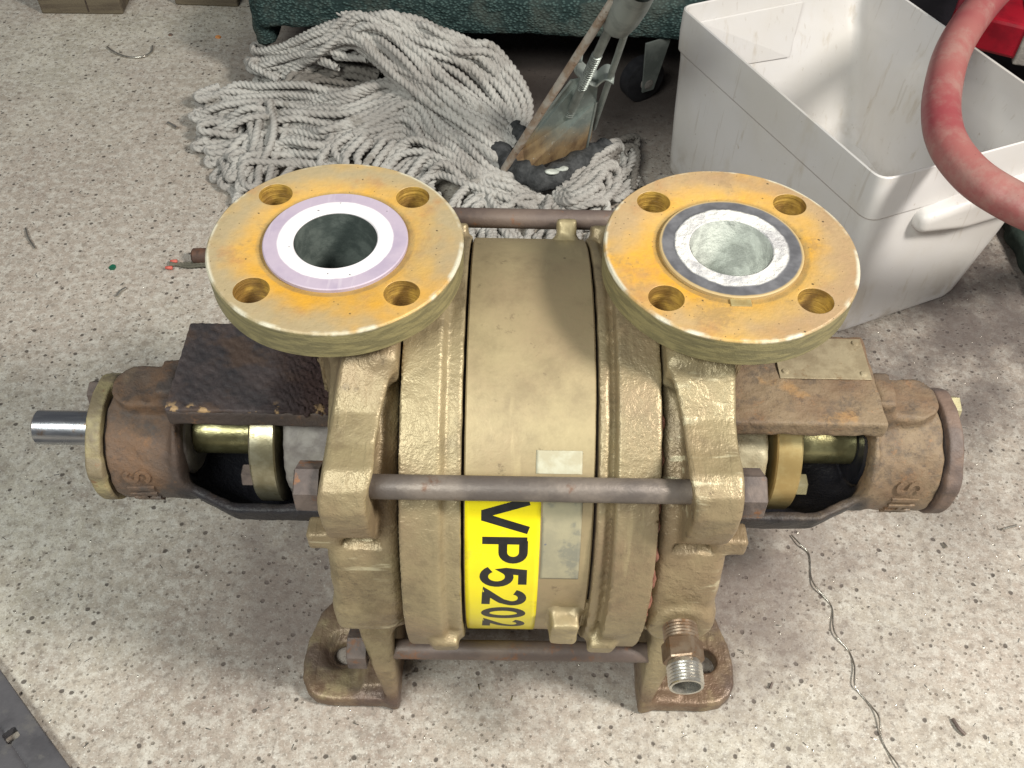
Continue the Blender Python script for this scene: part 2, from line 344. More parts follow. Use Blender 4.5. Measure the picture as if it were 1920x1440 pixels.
def tube(P, r, seg=10, lobes=0, depth=.2, pitch=14., cap=True, rr=None, phase=0.):
    P = np.asarray(P, float); n = len(P); T = np.gradient(P, axis=0); T /= np.linalg.norm(T, axis=1)[:, None]+1e-9
    N = np.zeros_like(P); ref = np.array([0, 0, 1.]) if abs(T[0, 2]) < .9 else np.array([1., 0, 0])
    v = np.cross(T[0], ref); v /= np.linalg.norm(v)
    for i in range(n):
        v = v-T[i]*(v@T[i]); v /= np.linalg.norm(v)+1e-9; N[i] = v
    B = np.cross(T, N); L = np.r_[0, np.cumsum(np.linalg.norm(np.diff(P, axis=0), axis=1))]
    a = np.linspace(0, 2*np.pi, seg, endpoint=False)[None, :]
    rad = np.full((n, seg), float(r)) if rr is None else np.repeat(np.asarray(rr, float)[:, None], seg, 1)
    tw = (2*np.pi*L/pitch/max(1, lobes))[:, None] if lobes else 0
    if lobes: rad = rad*(1+depth*(np.abs(np.cos(lobes*.5*(a-tw*1.0+phase)))-.6))
    V = P[:, None, :]+rad[..., None]*(np.cos(a)[..., None]*N[:, None, :]+np.sin(a)[..., None]*B[:, None, :])
    V = V.reshape(-1, 3); i = np.arange(n-1)[:, None]*seg; j = np.arange(seg)[None, :]; k = (j+1) % seg
    F = np.stack([i+j, i+k, i+seg+k, i+seg+j], -1).reshape(-1, 4)
    return V, F
def tubeobj(name, P, r, mat, parent=None, seg=12, step=None, loc=None, **k):
    P = np.asarray(P, float)
    if step: P, _ = resample(P, step)
    rr = np.full(len(P), float(r)); P = np.vstack([P[0], P, P[-1]]); rr = np.r_[r*.02, rr, r*.02]
    P[0] = P[1]-(P[2]-P[1])*.02; P[-1] = P[-2]+(P[-2]-P[-3])*.02
    V, F = tube(P, r, seg, rr=rr, **k); return new_mesh(name, V, F, mat, parent, loc=loc, angle=50)

# -------- signed distance modelling for castings
def smin(a, b, k): h = np.clip(.5+.5*(b-a)/k, 0, 1); return b*(1-h)+a*h-k*h*(1-h)
def smax(a, b, k): return -smin(-a, -b, k)
def sbox(x, y, z, c, h, r=0.):
    q = [np.abs(v-cc)-(hh-r) for v, cc, hh in zip((x, y, z), c, h)]
    return np.sqrt(sum(np.maximum(v, 0)**2 for v in q))+np.minimum(np.maximum(np.maximum(q[0], q[1]), q[2]), 0)-r
def scyl(a, u, v, a0, a1, R, r=0.):
    """capped cylinder along a, radial plane (u, v)"""
    d0 = np.sqrt(u*u+v*v)-(R-r); d1 = np.abs(a-(a0+a1)/2)-((a1-a0)/2-r)
    return np.minimum(np.maximum(d0, d1), 0)+np.sqrt(np.maximum(d0, 0)**2+np.maximum(d1, 0)**2)-r
def spoly(y, z, pts):
    """2d distance to a polygon"""
    d = np.full(y.shape, 1e9); s = np.ones(y.shape); n = len(pts)
    for i in range(n):
        a, b = pts[i], pts[i-1]; ex, ey = b[0]-a[0], b[1]-a[1]; wx, wy = y-a[0], z-a[1]
        t = np.clip((wx*ex+wy*ey)/(ex*ex+ey*ey), 0, 1); bx, by = wx-ex*t, wy-ey*t; d = np.minimum(d, bx*bx+by*by)
        c1 = z >= a[1]; c2 = z < b[1]; c3 = ex*wy > ey*wx
        s = np.where((c1 & c2 & c3) | (~c1 & ~c2 & ~c3), -s, s)
    return s*np.sqrt(d)
def sext(d2, a, a0, a1, r=0.):
    d1 = np.abs(a-(a0+a1)/2)-((a1-a0)/2-r); d0 = d2+r
    return np.minimum(np.maximum(d0, d1), 0)+np.sqrt(np.maximum(d0, 0)**2+np.maximum(d1, 0)**2)-r
def wav(x, y, z, amp, L, s=0.):
    k = 2*np.pi/L
    return amp*(np.sin(k*x+s)*np.sin(k*1.1*y+2*s)+np.sin(k*.8*z+1.3+s)*np.sin(k*1.3*y+k*.5*x)+.6*np.sin(k*2.1*z+s)*np.sin(k*1.9*x+k*y))
def nets(fn, lo, hi, h):
    ax = [np.arange(l, u+h, h) for l, u in zip(lo, hi)]
    X, Y, Z = np.meshgrid(*ax, indexing='ij'); F = fn(X, Y, Z); nx, ny, nz = F.shape; I = F < 0
    acc = np.zeros((nx-1, ny-1, nz-1, 3)); cnt = np.zeros((nx-1, ny-1, nz-1))
    for axn in range(3):
        o = [a for a in range(3) if a != axn]
        for b in (0, 1):
            for c in (0, 1):
                s0 = [None]*3; s1 = [None]*3
                s0[axn] = slice(0, -1); s1[axn] = slice(1, None)
                for q, w in ((o[0], b), (o[1], c)):
                    sl = slice(w, F.shape[q]-1+w); s0[q] = sl; s1[q] = sl
                f0, f1 = F[tuple(s0)], F[tuple(s1)]; m = (f0 < 0) != (f1 < 0)
                t = np.where(m, f0/np.where(m, f0-f1, 1), 0)
                cnt += m; p = [0, 0, 0]; p[axn] = t; p[o[0]] = b; p[o[1]] = c
                for q in range(3): acc[..., q] += np.where(m, p[q], 0)
    act = cnt > 0; idx = -np.ones(act.shape, dtype=np.int64); idx[act] = np.arange(act.sum())
    base = np.argwhere(act); V = (base+acc[act]/cnt[act][:, None])*h+np.array([a[0] for a in ax])
    Q = []
    for axn in range(3):
        o = [(axn+1) % 3, (axn+2) % 3]
        s0 = [slice(1, -1)]*3; s1 = [slice(1, -1)]*3; s0[axn] = slice(0, -1); s1[axn] = slice(1, None)
        a, b = I[tuple(s0)], I[tuple(s1)]; e = np.argwhere(a != b)
        if not len(e): continue
        sgn = a[tuple(e.T)]; c = e.copy(); c[:, o[0]] += 1; c[:, o[1]] += 1
        def cell(d0, d1):
            q = c.copy(); q[:, o[0]] += d0; q[:, o[1]] += d1; return idx[tuple(q.T)]
        quad = np.stack([cell(-1, -1), cell(0, -1), cell(0, 0), cell(-1, 0)], 1)
        quad[~sgn] = quad[~sgn][:, ::-1]; Q.append(quad)
    Q = np.vstack(Q); Q = Q[(Q >= 0).all(1)]
    e = h*.3
    for _ in range(2):
        x, y, z = V.T; f = fn(x, y, z); g = np.stack([fn(x+e, y, z)-f, fn(x, y+e, z)-f, fn(x, y, z+e)-f], 1)/e
        V = V-np.clip(f/np.maximum((g*g).sum(1), .2), -h*.6, h*.6)[:, None]*g
    return V, Q

# pixel of the photo + height above floor -> point in the place (used to lay out the background)
def fl(px, py, z):
    d = fwd + r2*((px-960)/FPX) - u2*((py-720)/FPX); t = (z-CAM[2])/d.z
    return (CAM[0]+d.x*t, CAM[1]+d.y*t, z)

# =================================================================== FLOOR
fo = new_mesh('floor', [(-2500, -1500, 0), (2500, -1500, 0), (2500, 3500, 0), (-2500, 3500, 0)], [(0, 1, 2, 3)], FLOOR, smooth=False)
fo['kind'] = 'structure'

# =================================================================== PUMP
pump = empty('vacuum_pump')
tag(pump, 'gold painted cast iron vacuum pump with two ochre flanges lying on speckled concrete', 'pump')
L0 = (0, 0, AX)
def part(name, V, F, mat, parent=pump, smooth=True, angle=35, loc=L0): return new_mesh(name, V, F, mat, parent, smooth, loc, angle)
def sub(name, V, F, mat, parent, smooth=True, angle=35): return new_mesh(name, V, F, mat, parent, smooth, None, angle)

# middle casing (drum) and its two clamp rings
RD = 128.4
LD = (0, 1.8, AX+1.8)
drum = part('middle_casing', *lathe([(-35.6, 100), (-35.6, RD-.8), (-34.8, RD), (-12, RD), (12, RD), (34.8, RD), (35.6, RD-.8), (35.6, 100)], 160), GOLD_SMOOTH, loc=LD)
inner = part('sealing_ring', *lathe([(-72, 122), (-69.8, 122), (-69.8, 118), (-40, 118), (-40, 123), (40, 123), (40, 118), (69.8, 118), (69.8, 122), (72, 122)], 128), DARKGAP)
def lug(phi, x0, x1, h, w, R):
    def f(x, y, z):
        c, s_ = math.cos(R_(phi)), math.sin(R_(phi)); rad = -y*c+z*s_; tan = y*s_+z*c
        d = sbox(x, rad, tan, ((x0+x1)/2, R+h/2-6, 0), ((x1-x0)/2, h/2+6, w/2), 2.5)
        b = np.sqrt(y*y+z*z)-(R-1.2); b = np.maximum(b, -(np.sqrt(y*y+z*z)-(R-8)))
        b = np.maximum(b, sbox(x, rad, tan, ((x0+x1)/2, R, 0), ((x1-x0)/2+6, 14, w/2+7), 6))
        return smin(d, b, 7)+wav(x, y, z, .25, 14)
    c = np.array([(x0+x1)/2, -(R+h/2)*math.cos(R_(phi)), (R+h/2)*math.sin(R_(phi))]); q = 26+max(h, w)/2
    return nets(f, c-q, c+q, 1.1)
part('casting_lug', *lug(-9, 15.5, 32, 11, 32, RD), GOLD_SMOOTH, angle=60, loc=LD)
part('casting_lug', *lug(131, 18, 30, 13, 20, RD), GOLD_SMOOTH, angle=60, loc=LD)
def ring(s, x0, x1):
    def f(x, y, z):
        u = x*s; r = np.sqrt(y*y+z*z); ang = np.arctan2(z, -y)
        prof = spoly(u, r, [(38, 112), (38, 131), (46, 130.5), (49.5, 135.5), (69.6, 135.5), (69.6, 112)] if s < 0 else
                     [(38, 112), (38, 130), (41, 130.3), (46, 126.5), (47.6, 135.2), (69.6, 135), (69.6, 112)])
        d = prof-.8
        for ph, a, b, w in ((-18, 40, 56, 11), (131, 40, 52, 9)):
            c, s_ = math.cos(R_(ph)), math.sin(R_(ph)); rad = -y*c+z*s_; tan = y*s_+z*c
            d = smin(d, sbox(u, rad, tan, ((a+b)/2, 132, 0), ((b-a)/2, 8, w), 2.5), 5)
        return d+wav(x, y, z, .12, 26, s)
    return nets(f, (x0, -148, -142), (x1, 142, 148), 1.7)
part('clamp_ring', *ring(-1, -73, -34.6), GOLD, angle=60)
part('clamp_ring', *ring(1, 34.6, 73), GOLD, angle=60)

# end casings with nozzle neck, tie-rod arms and feet
ARM = [(-8, 146), (-38, 146), (-54, 138), (-66, 128), (-78, 119), (-97, 115), (-113, 116.5), (-123, 110), (-128, 98), (-126.5, 82), (-122, 66), (-108, 42), (-60, 30), (-20, 60)]
def casing(s):
    def f(x, y, z):
        u = x*s; r = np.sqrt(y*y+z*z)
        b = scyl(u, y, z, 72, 113, 125, 7)
        b = np.where(z > 0, np.maximum(b, -1e9), b)
        # step between flat front block and the flange behind the arms
        rec = sbox(u, y, z, (98, -122, 78), (18, 30, 34), 3)
        b = smax(b, -sbox(u, y, z, (103, -118, -108), (16, 40, 46), 6), 5)
        b = smax(b, -np.maximum(np.maximum(82-u, r-133), -(r-112)+np.where(z < 45, 200, 0)), 3)
        pass
        neck = np.maximum(np.sqrt((u-105)**2+(y-2)**2)-(27+np.clip((z-140)*.3, 0, 5)), np.abs(z-96)-57)
        d = smin(b, neck, 16)
        arm = sext(spoly(y, z, ARM), u, 84-np.clip((z-105)*.35, 0, 9), 109-np.clip((z-105)*(.25 if s < 0 else .02), 0, 8), 2.5)
        d = smin(d, arm, 6)
        arm2 = sext(spoly(-y, z, ARM), u, 86, 108, 3.5); d = smin(d, arm2, 5)
        # rib that runs down the neck
        d = smin(d, sbox(u, y, z, (78, -30, 128), (7, 26, 10), 3), 10)
        # small tab beside the block
        d = smin(d, sbox(u, y, z, (113, -109, 50), (9.5, 7, 7), 2), 3)
        # block bottom edge and machined flat
        d = smin(d, sbox(u, y, z, (96, -112, -22), (18, 14, 14), 5), 8)
        # feet
        for q in (-1, 1):
            yl = y if q < 0 else -y
            leg = sext(spoly(yl, z, [(-92, -40), (-114, -66), (-119, -110), (-121, -168), (-60, -168), (-40, -110), (-40, -50)]), u, 84+np.clip(-60-z, 0, 90)*.02, 107-np.clip(-60-z, 0, 110)*.13, 4)
            d = smin(d, leg, 7)
            yq = y if q < 0 else -y
            pad = sext(spoly(u, yq, [(88, -120), (134, -120), (145, -118), (152, -112.5), (156.5, -103), (158, -90), (156, -72), (150, -52), (140, -38), (88, -38)]), z, -169.5, -156.5, 3)
            pad = smin(pad, sext(spoly(u, yq, [(95, -112), (112, -112), (118, -60), (120, -40), (95, -40)]), z, -160, -151, 3), 8)
            if s < 0:
                pad = smax(pad, -(np.sqrt((u-129)**2+(yq+82)**2+((z+150)*1.1)**2)-17), 4)
                pad = smax(pad, -(np.sqrt((u-129)**2+(yq+82)**2)-8), 1.5)
            else:
                hx, hy = np.clip((u-122), 0, 14), 0
                pad = smax(pad, -(np.sqrt((u-122-hx)**2+(yq+86)**2)-9.5), 1.5)
            d = smin(d, pad, 6)
        # lower gland hub on the outer face
        d = smin(d, scyl(u, y, z, 95, 120, 58, 3), 4)
        if s > 0: d = smin(d, scyl(y, u-94, z+20, -128, -90, 19, 2), 6)
        d = smax(d, -(np.sqrt((u-107)**2+(y-2)**2)-23) , 1) if False else d
        # bore down the neck
        bore = np.maximum(np.sqrt((u-107.5)**2+(y-2)**2)-25.5, 60-z); d = np.maximum(d, -bore)
        d = np.maximum(d, 71.6-u)
        return d+wav(x, y, z, .16, 34, s*2.)+wav(x, y, z, .05, 11, s)
    lo, hi = ((-165, -140, -174), (-68, 140, 157)) if s < 0 else ((68, -140, -174), (165, 140, 157))
    return nets(f, lo, hi, 1.9)
def m_casing():
    k = MB('gold_casting_with_rusty_feet')
    c = k.mix(k.N(10, .36, .64), (.345, .283, .165), (.285, .208, .125)); c = k.mix(k.N(22, .46, .66, off=3, detail=9, rough=.72), c, (.15, .11, .065), .65)
    c = k.mix(k.N(70, .60, .68, off=17, detail=8, rough=.75), c, (.10, .07, .045), .6)
    c = k.mix(k.math('MULTIPLY', k.N(160, .58, .66, stretch=(.12, 1, 1), off=9), k.N(12, .5, .6, off=19)), c, (.62, .56, .38), .7)
    c = k.mix(k.voro(90, .05, .13, keep=.15, warp=.004), c, (.10, .07, .04), .7)
    f = k.axm(2, -.125, -.152, .05, 40); f = k.math('MULTIPLY', f, k.N(35, .34, .50, detail=8, off=2))
    c = k.mix(f, c, k.mix(k.N(40, .4, .62, detail=8), (.24, .17, .115), (.13, .075, .05)), .85)
    c = k.mix(k.math('MULTIPLY', k.axm(2, -.146, -.157, .01, 80), k.N(20, .45, .6, off=7)), c, (.10, .07, .065), .7)
    r = k.math('MULTIPLY_ADD', k.noise(50), .3, .30)
    return k.out(c, r, .3, [(k.noise(30, 5), .35), (k.N(230, .35, .7, detail=3), .2), (k.N(110, .45, .6, stretch=(1, .08, 1)), .25), (k.N(900, .3, .7, detail=1), .06)])
CASM = m_casing()
part('end_casing', *casing(-1), CASM, angle=70)
part('end_casing', *casing(1), CASM, angle=70)

# flanges
ZF = 168.3
def flange(s, mat, rf, liner, bore):
    cx, cyy = 107.5*s, 2.0; loc = (cx, cyy, AX+ZF)
    seg = 128
    V, F = lathe([(-3, 23.6), (-1.6, 39.6), (-1.6, 42), (-.9, 43.5), (-.9, 68.4), (-1.9, 69.4), (-18.5, 69.0), (-19.8, 67.8), (-19.8, 31), (-19.8, 23.6), (-3, 23.6)], seg, 'Z', wob=.004)
    bm = bmesh.new(); vs = [bm.verts.new(v) for v in V]
    for f in F:
        try: bm.faces.new([vs[i] for i in f])
        except ValueError: pass
    bmesh.ops.remove_doubles(bm, verts=bm.verts, dist=.001); bmesh.ops.recalc_face_normals(bm, faces=bm.faces)
    me = bpy.data.meshes.new('flange'); bm.to_mesh(me); bm.free(); me.transform(Matrix.Scale(S, 4)); me.materials.append(mat); me.materials.append(HOLE)
    o = bpy.data.objects.new('flange', me); link(o, pump); o.location = Vector(loc)*S
    cv, cf = [], []
    cm = merge([lathe([(-30, 0), (-30, 9.4), (10, 9.4), (10, 0)], 36, 'Z', (i*38.9, j*38.9, 0)) for i in (-1, 1) for j in (-1, 1)])
    cut = new_mesh('cut', cm[0], cm[1], HOLE, smooth=False); cut.location = Vector(loc)*S
    bq = bmesh.new(); bq.from_mesh(cut.data); bmesh.ops.recalc_face_normals(bq, faces=bq.faces); bq.to_mesh(cut.data); bq.free()
    md = o.modifiers.new('b', 'BOOLEAN'); md.object = cut; md.operation = 'DIFFERENCE'; md.solver = 'EXACT'; md.material_mode = 'TRANSFER'
    bpy.context.view_layer.update(); ev = o.evaluated_get(bpy.context.evaluated_depsgraph_get())
    nm = bpy.data.meshes.new_from_object(ev); o.modifiers.clear(); o.data = nm
    bpy.data.objects.remove(cut)
    nm.polygons.foreach_set('use_smooth', np.ones(len(nm.polygons), dtype=bool)); nm.set_sharp_from_angle(angle=R_(32))
    bv = o.modifiers.new('edge', 'BEVEL'); bv.width = .0006; bv.segments = 2; bv.limit_method = 'ANGLE'; bv.angle_limit = R_(40)
    sub('raised_face', *lathe([(-3, bore+.5), (.1, bore+.3), (.7, bore+.9), (.7, 38.6), (.2, 39.2), (-1.7, 39.2)], 128, 'Z'), rf, o)
    if s < 0: prof = [(-.2, bore+.05), (-12, bore), (-60, bore-1), (-110, bore-2), (-110, 0)]
    else: prof = [(.3, bore+.1), (-2, bore-.6), (-14, bore-1), (-30, bore-2.5), (-44, bore-7), (-52, bore-15), (-55, 0)]
    V, F = lathe(prof, 72, 'Z'); sub('bore_wall', V, [tuple(reversed(f)) for f in F], liner, o)
    return o
flL = flange(-1, OCHRE_L, RF_L, LINER_L, 22.3); flL['label'] = 'left flange with lilac and white facing'
flR = flange(1, OCHRE_R, RF_R, LINER_R, 22.3); flR['label'] = 'right flange with black ring and crusted white facing'
# small chipped step in the right facing
sub('facing_chip', *box(-6, 5, -44.5, -38.9, -1.2, -.35, .3), BRASS_G, flR, smooth=False, angle=None)

# tie rods
for y, z, m, x0, x1 in ((-109, 96, ROD, -112, 112), (109, 96, RODB, -122, 112), (-109, -96, RODB, -112, 112), (109, -96, RODB, -112, 112)):
    t = part('tie_rod', *lathe([(x0, 0), (x0, 6.2), (x0+1, 6.7), (x1-1, 6.7), (x1, 6.2), (x1, 0)], 32, 'X', (0, y, z)), m)
    for q in (-1, 1):
        if y > 0 and q < 0: continue
        xa = q*(109.4 if z > 0 else 103); v = hexbolt(0, 13, 23, 'X', (0, 0, 0), .45); v = ([(xa+q*a, b+y, c+z) for a, b, c in v[0]], v[1])
        sub('nut', *v, RUSTN, t)

# shaft
part('shaft', *lathe([(-326, 0), (-326, 10.4), (-324.8, 11.6), (-275, 11.6), (-275, 11), (270, 11), (270, 0)], 64), STEEL)
for s, sm in ((-1, SLEEVE), (1, SLEEVE)):
    pr = [(150, 12), (150, 15.4), (218, 15.4), (219, 14.4), (219, 11)]
    V, F = lathe([(a*s, r) for a, r in pr], 56); part('shaft_sleeve', V, F if s > 0 else [tuple(reversed(f)) for f in F], sm)
    pr = [(219, 11), (219, 27), (221, 29), (230, 29), (230, 11)]
    V, F = lathe([(a*s, r) for a, r in pr], 56); part('bearing_collar', V, F, GREYC if s < 0 else BLACKP)
    pr = [(157.5, 13), (157.5, 45.5), (158.5, 46.4), (172.8, 46.4), (174, 45.2), (174, 17), (157.5, 13)]
    g = part('gland_plate', *lathe([(a*s, r) for a, r in pr], 72), BRASS_W if s < 0 else BRASS_G)
    for yy, zz in ((-38, 3), (37, -3)):
        v = hexbolt(0, 7, 13, 'X', (0, 0, 0), .1); v = ([(s*(174.1+a), b+yy, c+zz) for a, b, c in v[0]], v[1]); sub('bolt', *v, ZINC if s > 0 else RUSTN, g)
    def gh(x, y, z, s=s):
        u = x*s; r = np.sqrt(y*y+z*z); d = scyl(u, y, z, 112, 153.5, 42.5, 4); d = smax(d, -scyl(u, y, z, 148, 170, 30, 1), 1)
        d = smin(d, sbox(u, y, z, (132, -36, -10), (16, 9, 9), 3), 5)
        return d+wav(x, y, z, .3, 18)
    lo, hi = ((108, -50, -48), (168, 48, 48)) if s > 0 else ((-168, -50, -48), (-108, 48, 48))
    part('gland_housing', *nets(gh, lo, hi, 1.6), GREYC if s < 0 else CREAMC, angle=70)

# bearing brackets: barrel, lower cradle, windows and top plate
BC = (-3.0, -4.5)
def bracket(s):
    def f(x, y, z):
        u = x*s; yb, zb = y-BC[0], z-BC[1]
        barrel = scyl(u, yb, zb, 220, 266, 40.5, 2.5)
        r = np.sqrt(y*y+z*z)
        Ro = np.clip(59-(u-188)*.48, 42, 59)
        cone = np.maximum(r-Ro, np.abs(u-166)-56)
        cav = np.maximum(r-(Ro-7), np.abs(u-163)-59)
        shell = smax(cone, -cav, 2)
        shell = smax(shell, -sbox(u, y, z, (160, 0, 26), (61, 90, 34), 16), 3)
        shell = np.maximum(shell, z-52)
        d = smin(barrel, shell, 8)
        plate = sbox(u, y, z, (165.5, 0, 58), (51.5, 36.5, 6.2), 1.6)
        d = smin(d, plate, 2)
        # boss on top of the barrel
        boss = np.maximum(sbox(u, y, z, (240, 2, 20), (25, 17, 24), 3), np.sqrt(np.maximum(u-247, 0)**2+(y-2)**2)-17)
        d = smin(d, boss, 3)
        post = sbox(u, y, z, (226, 0, 38), (6, 14, 18), 3); d = smin(d, post, 6)
        d = np.maximum(d, -scyl(u, y, z, 205, 232, 31, 1))
        d = np.maximum(d, 112.5-u)
        return d+wav(x, y, z, .3, 24, s)
    lo, hi = ((108, -66, -66), (270, 66, 70)) if s > 0 else ((-270, -66, -66), (-108, 66, 70))
    return nets(f, lo, hi, 1.6)
def m_brk(s):
    k = MB('rusted_bracket_casting_left' if s < 0 else 'rusted_bracket_casting_right')
    if s < 0:
        c = k.mix(k.N(24, .38, .62, detail=8, rough=.7), (.125, .09, .07), (.17, .10, .06)); c = k.mix(k.N(45, .46, .64, off=2, detail=8), c, (.085, .068, .06))
        c = k.mix(k.N(14, .54, .68, off=6), c, (.30, .23, .15), .6)
        c = k.mix(k.axm(0, -.240, -.215, .02, 30), c, (.045, .036, .036), .75)
    else:
        c = k.mix(k.N(18, .36, .62, detail=8, rough=.65), (.225, .165, .105), (.165, .105, .065)); c = k.mix(k.N(32, .62, .72, off=2, detail=8), c, (.36, .21, .09), .7)
        c = k.mix(k.N(30, .48, .60, off=9, detail=9, rough=.75), c, (.10, .078, .06), .75)
    c = k.mix(k.N(90, .56, .66, off=29, detail=9, rough=.8), c, (.30, .145, .06), .4)
    c = k.mix(k.N(130, .55, .64, off=37, detail=8, rough=.8), c, (.06, .045, .038), .5)
    # black painted inside and cradle
    c = k.mix(k.math('MULTIPLY', k.axm(2, .0, -.012, .006, 60), k.axm(0, -.232, -.219, .01, 50) if s < 0 else k.axm(0, .232, .219, .01, 50)), c, (.016, .017, .024), .97)
    r = k.math('MULTIPLY_ADD', k.axm(2, .0, -.012, .004, 60), -.2, .66)
    return k.out(c, r, .0, [(k.noise(50, 7, .65), 1.2), (k.N(300, .4, .65, detail=4), .2)], spec=.4)
bL = part('bearing_bracket', *bracket(-1), m_brk(-1), angle=70); bL['label'] = 'left bearing bracket, dark and rusty'
bR = part('bearing_bracket', *bracket(1), m_brk(1), angle=70); bR['label'] = 'right bearing bracket, tan with rust bloom'
# skin of scale on the left top plate
sc = nets(lambda x, y, z: sbox(x, y, z, (-166, 0, 64.6), (51.0, 36.0, 1.5), .8)+wav(x, y, z, .22, 9)+np.clip((x+158)/30, 0, 1)*(wav(x, y, z, .9, 7.5, 2.)+wav(y, x, z, .5, 3.7, 1.)), (-221, -40, 60), (-111, 40, 70), 1.0)
sub('scaly_top_plate', *sc, PLATE_D, bL, angle=75)
BR2 = math.hypot(1, 1)
for s, b in ((-1, bL), (1, bR)):
    pr = [(267.4, 12.5), (267.4, 36), (268, 42), (276.5, 42.3), (278, 41), (278, 12.5), (267.4, 12.5)]
    def cf(x, y, z, s=s):
        u = x*s; d = scyl(u, y-BC[0], z-BC[1], 268.2, 278, 42.3, 1.5)
        d = smin(d, sext(np.sqrt((y-11)**2+(z-24)**2)-11, u, 268.2, 277, 1), 4); d = smin(d, sext(np.sqrt((y+38)**2+(z-8)**2)-7, u, 268.2, 277, 1), 4)
        d = np.maximum(d, -(np.sqrt(y*y+z*z)-12.4)); return d+wav(x, y, z, .10, 22, s)
    lo, hi = ((264, -52, -52), (282, 46, 46)) if s > 0 else ((-282, -52, -52), (-264, 46, 46))
    cv = part('bearing_cover', *nets(cf, lo, hi, 1.2), m_simple('cover_casting_left', (.33, .28, .15), (.20, .16, .10), 50, bump=1., c3=(.22, .12, .06), rough=.55) if s < 0 else m_simple('cover_casting_right', (.17, .115, .09), (.11, .08, .07), 50, bump=.8, rough=.6), angle=70)
    gap = part('cover_gasket', *lathe([(s*265.8, 13), (s*265.8, 36), (s*268.6, 36), (s*268.6, 13)], 64, 'X', (0, BC[0], BC[1])), DARKGAP)
    for yy, zz in ((11, 23),):
        v = hexbolt(0, 8, 16, 'X', (0, 0, 0), .3); v = ([(s*(278.1+a), p+yy, q+zz) for a, p, q in v[0]], v[1]); sub('bolt', *v, ZINC if s > 0 else RUSTN, cv)

# ribbons of lettering wrapped on a cylinder (flat print or raised characters)
def arc(cx, cy_, rx, ry, a0, a1, n=12): return [(cx+rx*math.cos(R_(a0+(a1-a0)*i/n)), cy_+ry*math.sin(R_(a0+(a1-a0)*i/n))) for i in range(n+1)]
G = {'V': [[(.04, 1.02), (.43, .07), (.57, .07), (.96, 1.02)]],
     'P': [[(.12, 0), (.12, 1)], [(.12, .92)]+[(.5, .92)]+arc(.58, .69, .33, .23, 90, -90)+[(.12, .46)]],
     '5': [[(.88, .92), (.25, .92), (.17, .50)]+arc(.47, .33, .40, .29, 135, -150, 18)],
     '2': [arc(.5, .70, .37, .23, 165, -30, 14)+[(.72, .45), (.14, .10), (.95, .08)]],
     '0': [arc(.5, .5, .36, .43, 90, 450, 30)],
     '-': [[(.1, .38), (.9, .38)]],
     'S': [arc(.5, .72, .36, .22, 20, 270, 14)+arc(.5, .28, .36, .22, 90, -160, 14)],
     'I': [[(.5, 0), (.5, 1)]], 'H': [[(.12, 0), (.12, 1)], [(.88, 0), (.88, 1)], [(.12, .5), (.88, .5)]]}
def ribbons(ch, phi0, wdeg, x0, hgt, th, Rr, thick, c=(0, 0)):
    parts = []
    for si, st in enumerate(G[ch]):
        P = np.array([(p[0]*R_(wdeg)*Rr, p[1]*hgt) for p in st]); closed = ch == '0'
        d = np.r_[0, np.cumsum(np.linalg.norm(np.diff(P, axis=0), axis=1))]
        ss = np.unique(np.r_[d, np.arange(0, d[-1], 2.0)]); Q = np.stack([np.interp(ss, d, P[:, 0]), np.interp(ss, d, P[:, 1])], 1)
        keep = np.r_[True, np.linalg.norm(np.diff(Q, axis=0), axis=1) > .05]; Q = Q[keep]; n = len(Q)
        seg = np.diff(Q, axis=0); seg /= np.linalg.norm(seg, axis=1)[:, None]; nr = np.stack([-seg[:, 1], seg[:, 0]], 1)
        N_ = np.vstack([nr[:1], nr[1:]+nr[:-1], nr[-1:]])
        if closed: N_[0] = N_[-1] = nr[0]+nr[-1]
        N_ /= np.linalg.norm(N_, axis=1)[:, None]; m = np.ones(n)
        for i in range(1, n-1): m[i] = 1/max(.45, N_[i]@nr[i])
        top = Rr+thick+si*.03; V = []; F = []
        for i in range(n):
            for rr_, e in ((Rr-.05, -1), (top, -1), (top, 1), (Rr-.05, 1)):
                q = Q[i]+N_[i]*e*th/2*m[i]; ph = R_(phi0)-q[0]/Rr
                V.append((x0+q[1], c[0]-rr_*math.cos(ph), c[1]+rr_*math.sin(ph)))
        for i in range(n-1):
            for k in range(3): F.append((i*4+k, i*4+k+1, i*4+5+k, i*4+4+k))
        F += [(0, 3, 2, 1), (n*4-4, n*4-3, n*4-2, n*4-1)]
        parts.append((V, F))
    return merge(parts)
def sticker(name, x0, x1, p0, p1, Rr, mat, ragged=0.):
    n, m = 60, 14; V, F = [], []
    for i in range(n+1):
        for j in range(m+1):
            ph = R_(p0+(p1-p0)*i/n); x = x0+(x1-x0)*j/m
            if ragged and i in (0,): ph -= R_(ragged*abs(math.sin(j*1.9)+.5*math.sin(j*5.1)))
            if ragged and j == m: x -= .4*abs(math.sin(i*1.3))
            V.append((x, -Rr*math.cos(ph), Rr*math.sin(ph)))
    for i in range(n):
        for j in range(m): F.append((i*(m+1)+j, (i+1)*(m+1)+j, (i+1)*(m+1)+j+1, i*(m+1)+j+1))
    ob = part(name, V, F, mat, angle=None, loc=LD); md = ob.modifiers.new('thickness', 'SOLIDIFY'); md.thickness = .00012; md.offset = 0; return ob
ys = sticker('name_sticker', -35.0, 6.6, 41.5, -46, RD+.22, YEL)
ys['label'] = 'yellow sticker printed VP5202'
for ch, ph, w in (('-', 39.9, 2.2), ('V', 35.6, 8.6), ('P', 25.2, 7.6), ('5', 15.9, 7.2), ('2', 7.3, 7.2), ('0', -1.2, 7.2), ('2', -9.8, 7.2)):
    sub('letter', *ribbons(ch, ph, w, -25.3, 25.0, 4.9, RD+.30, .02), INK, ys, smooth=False, angle=None)
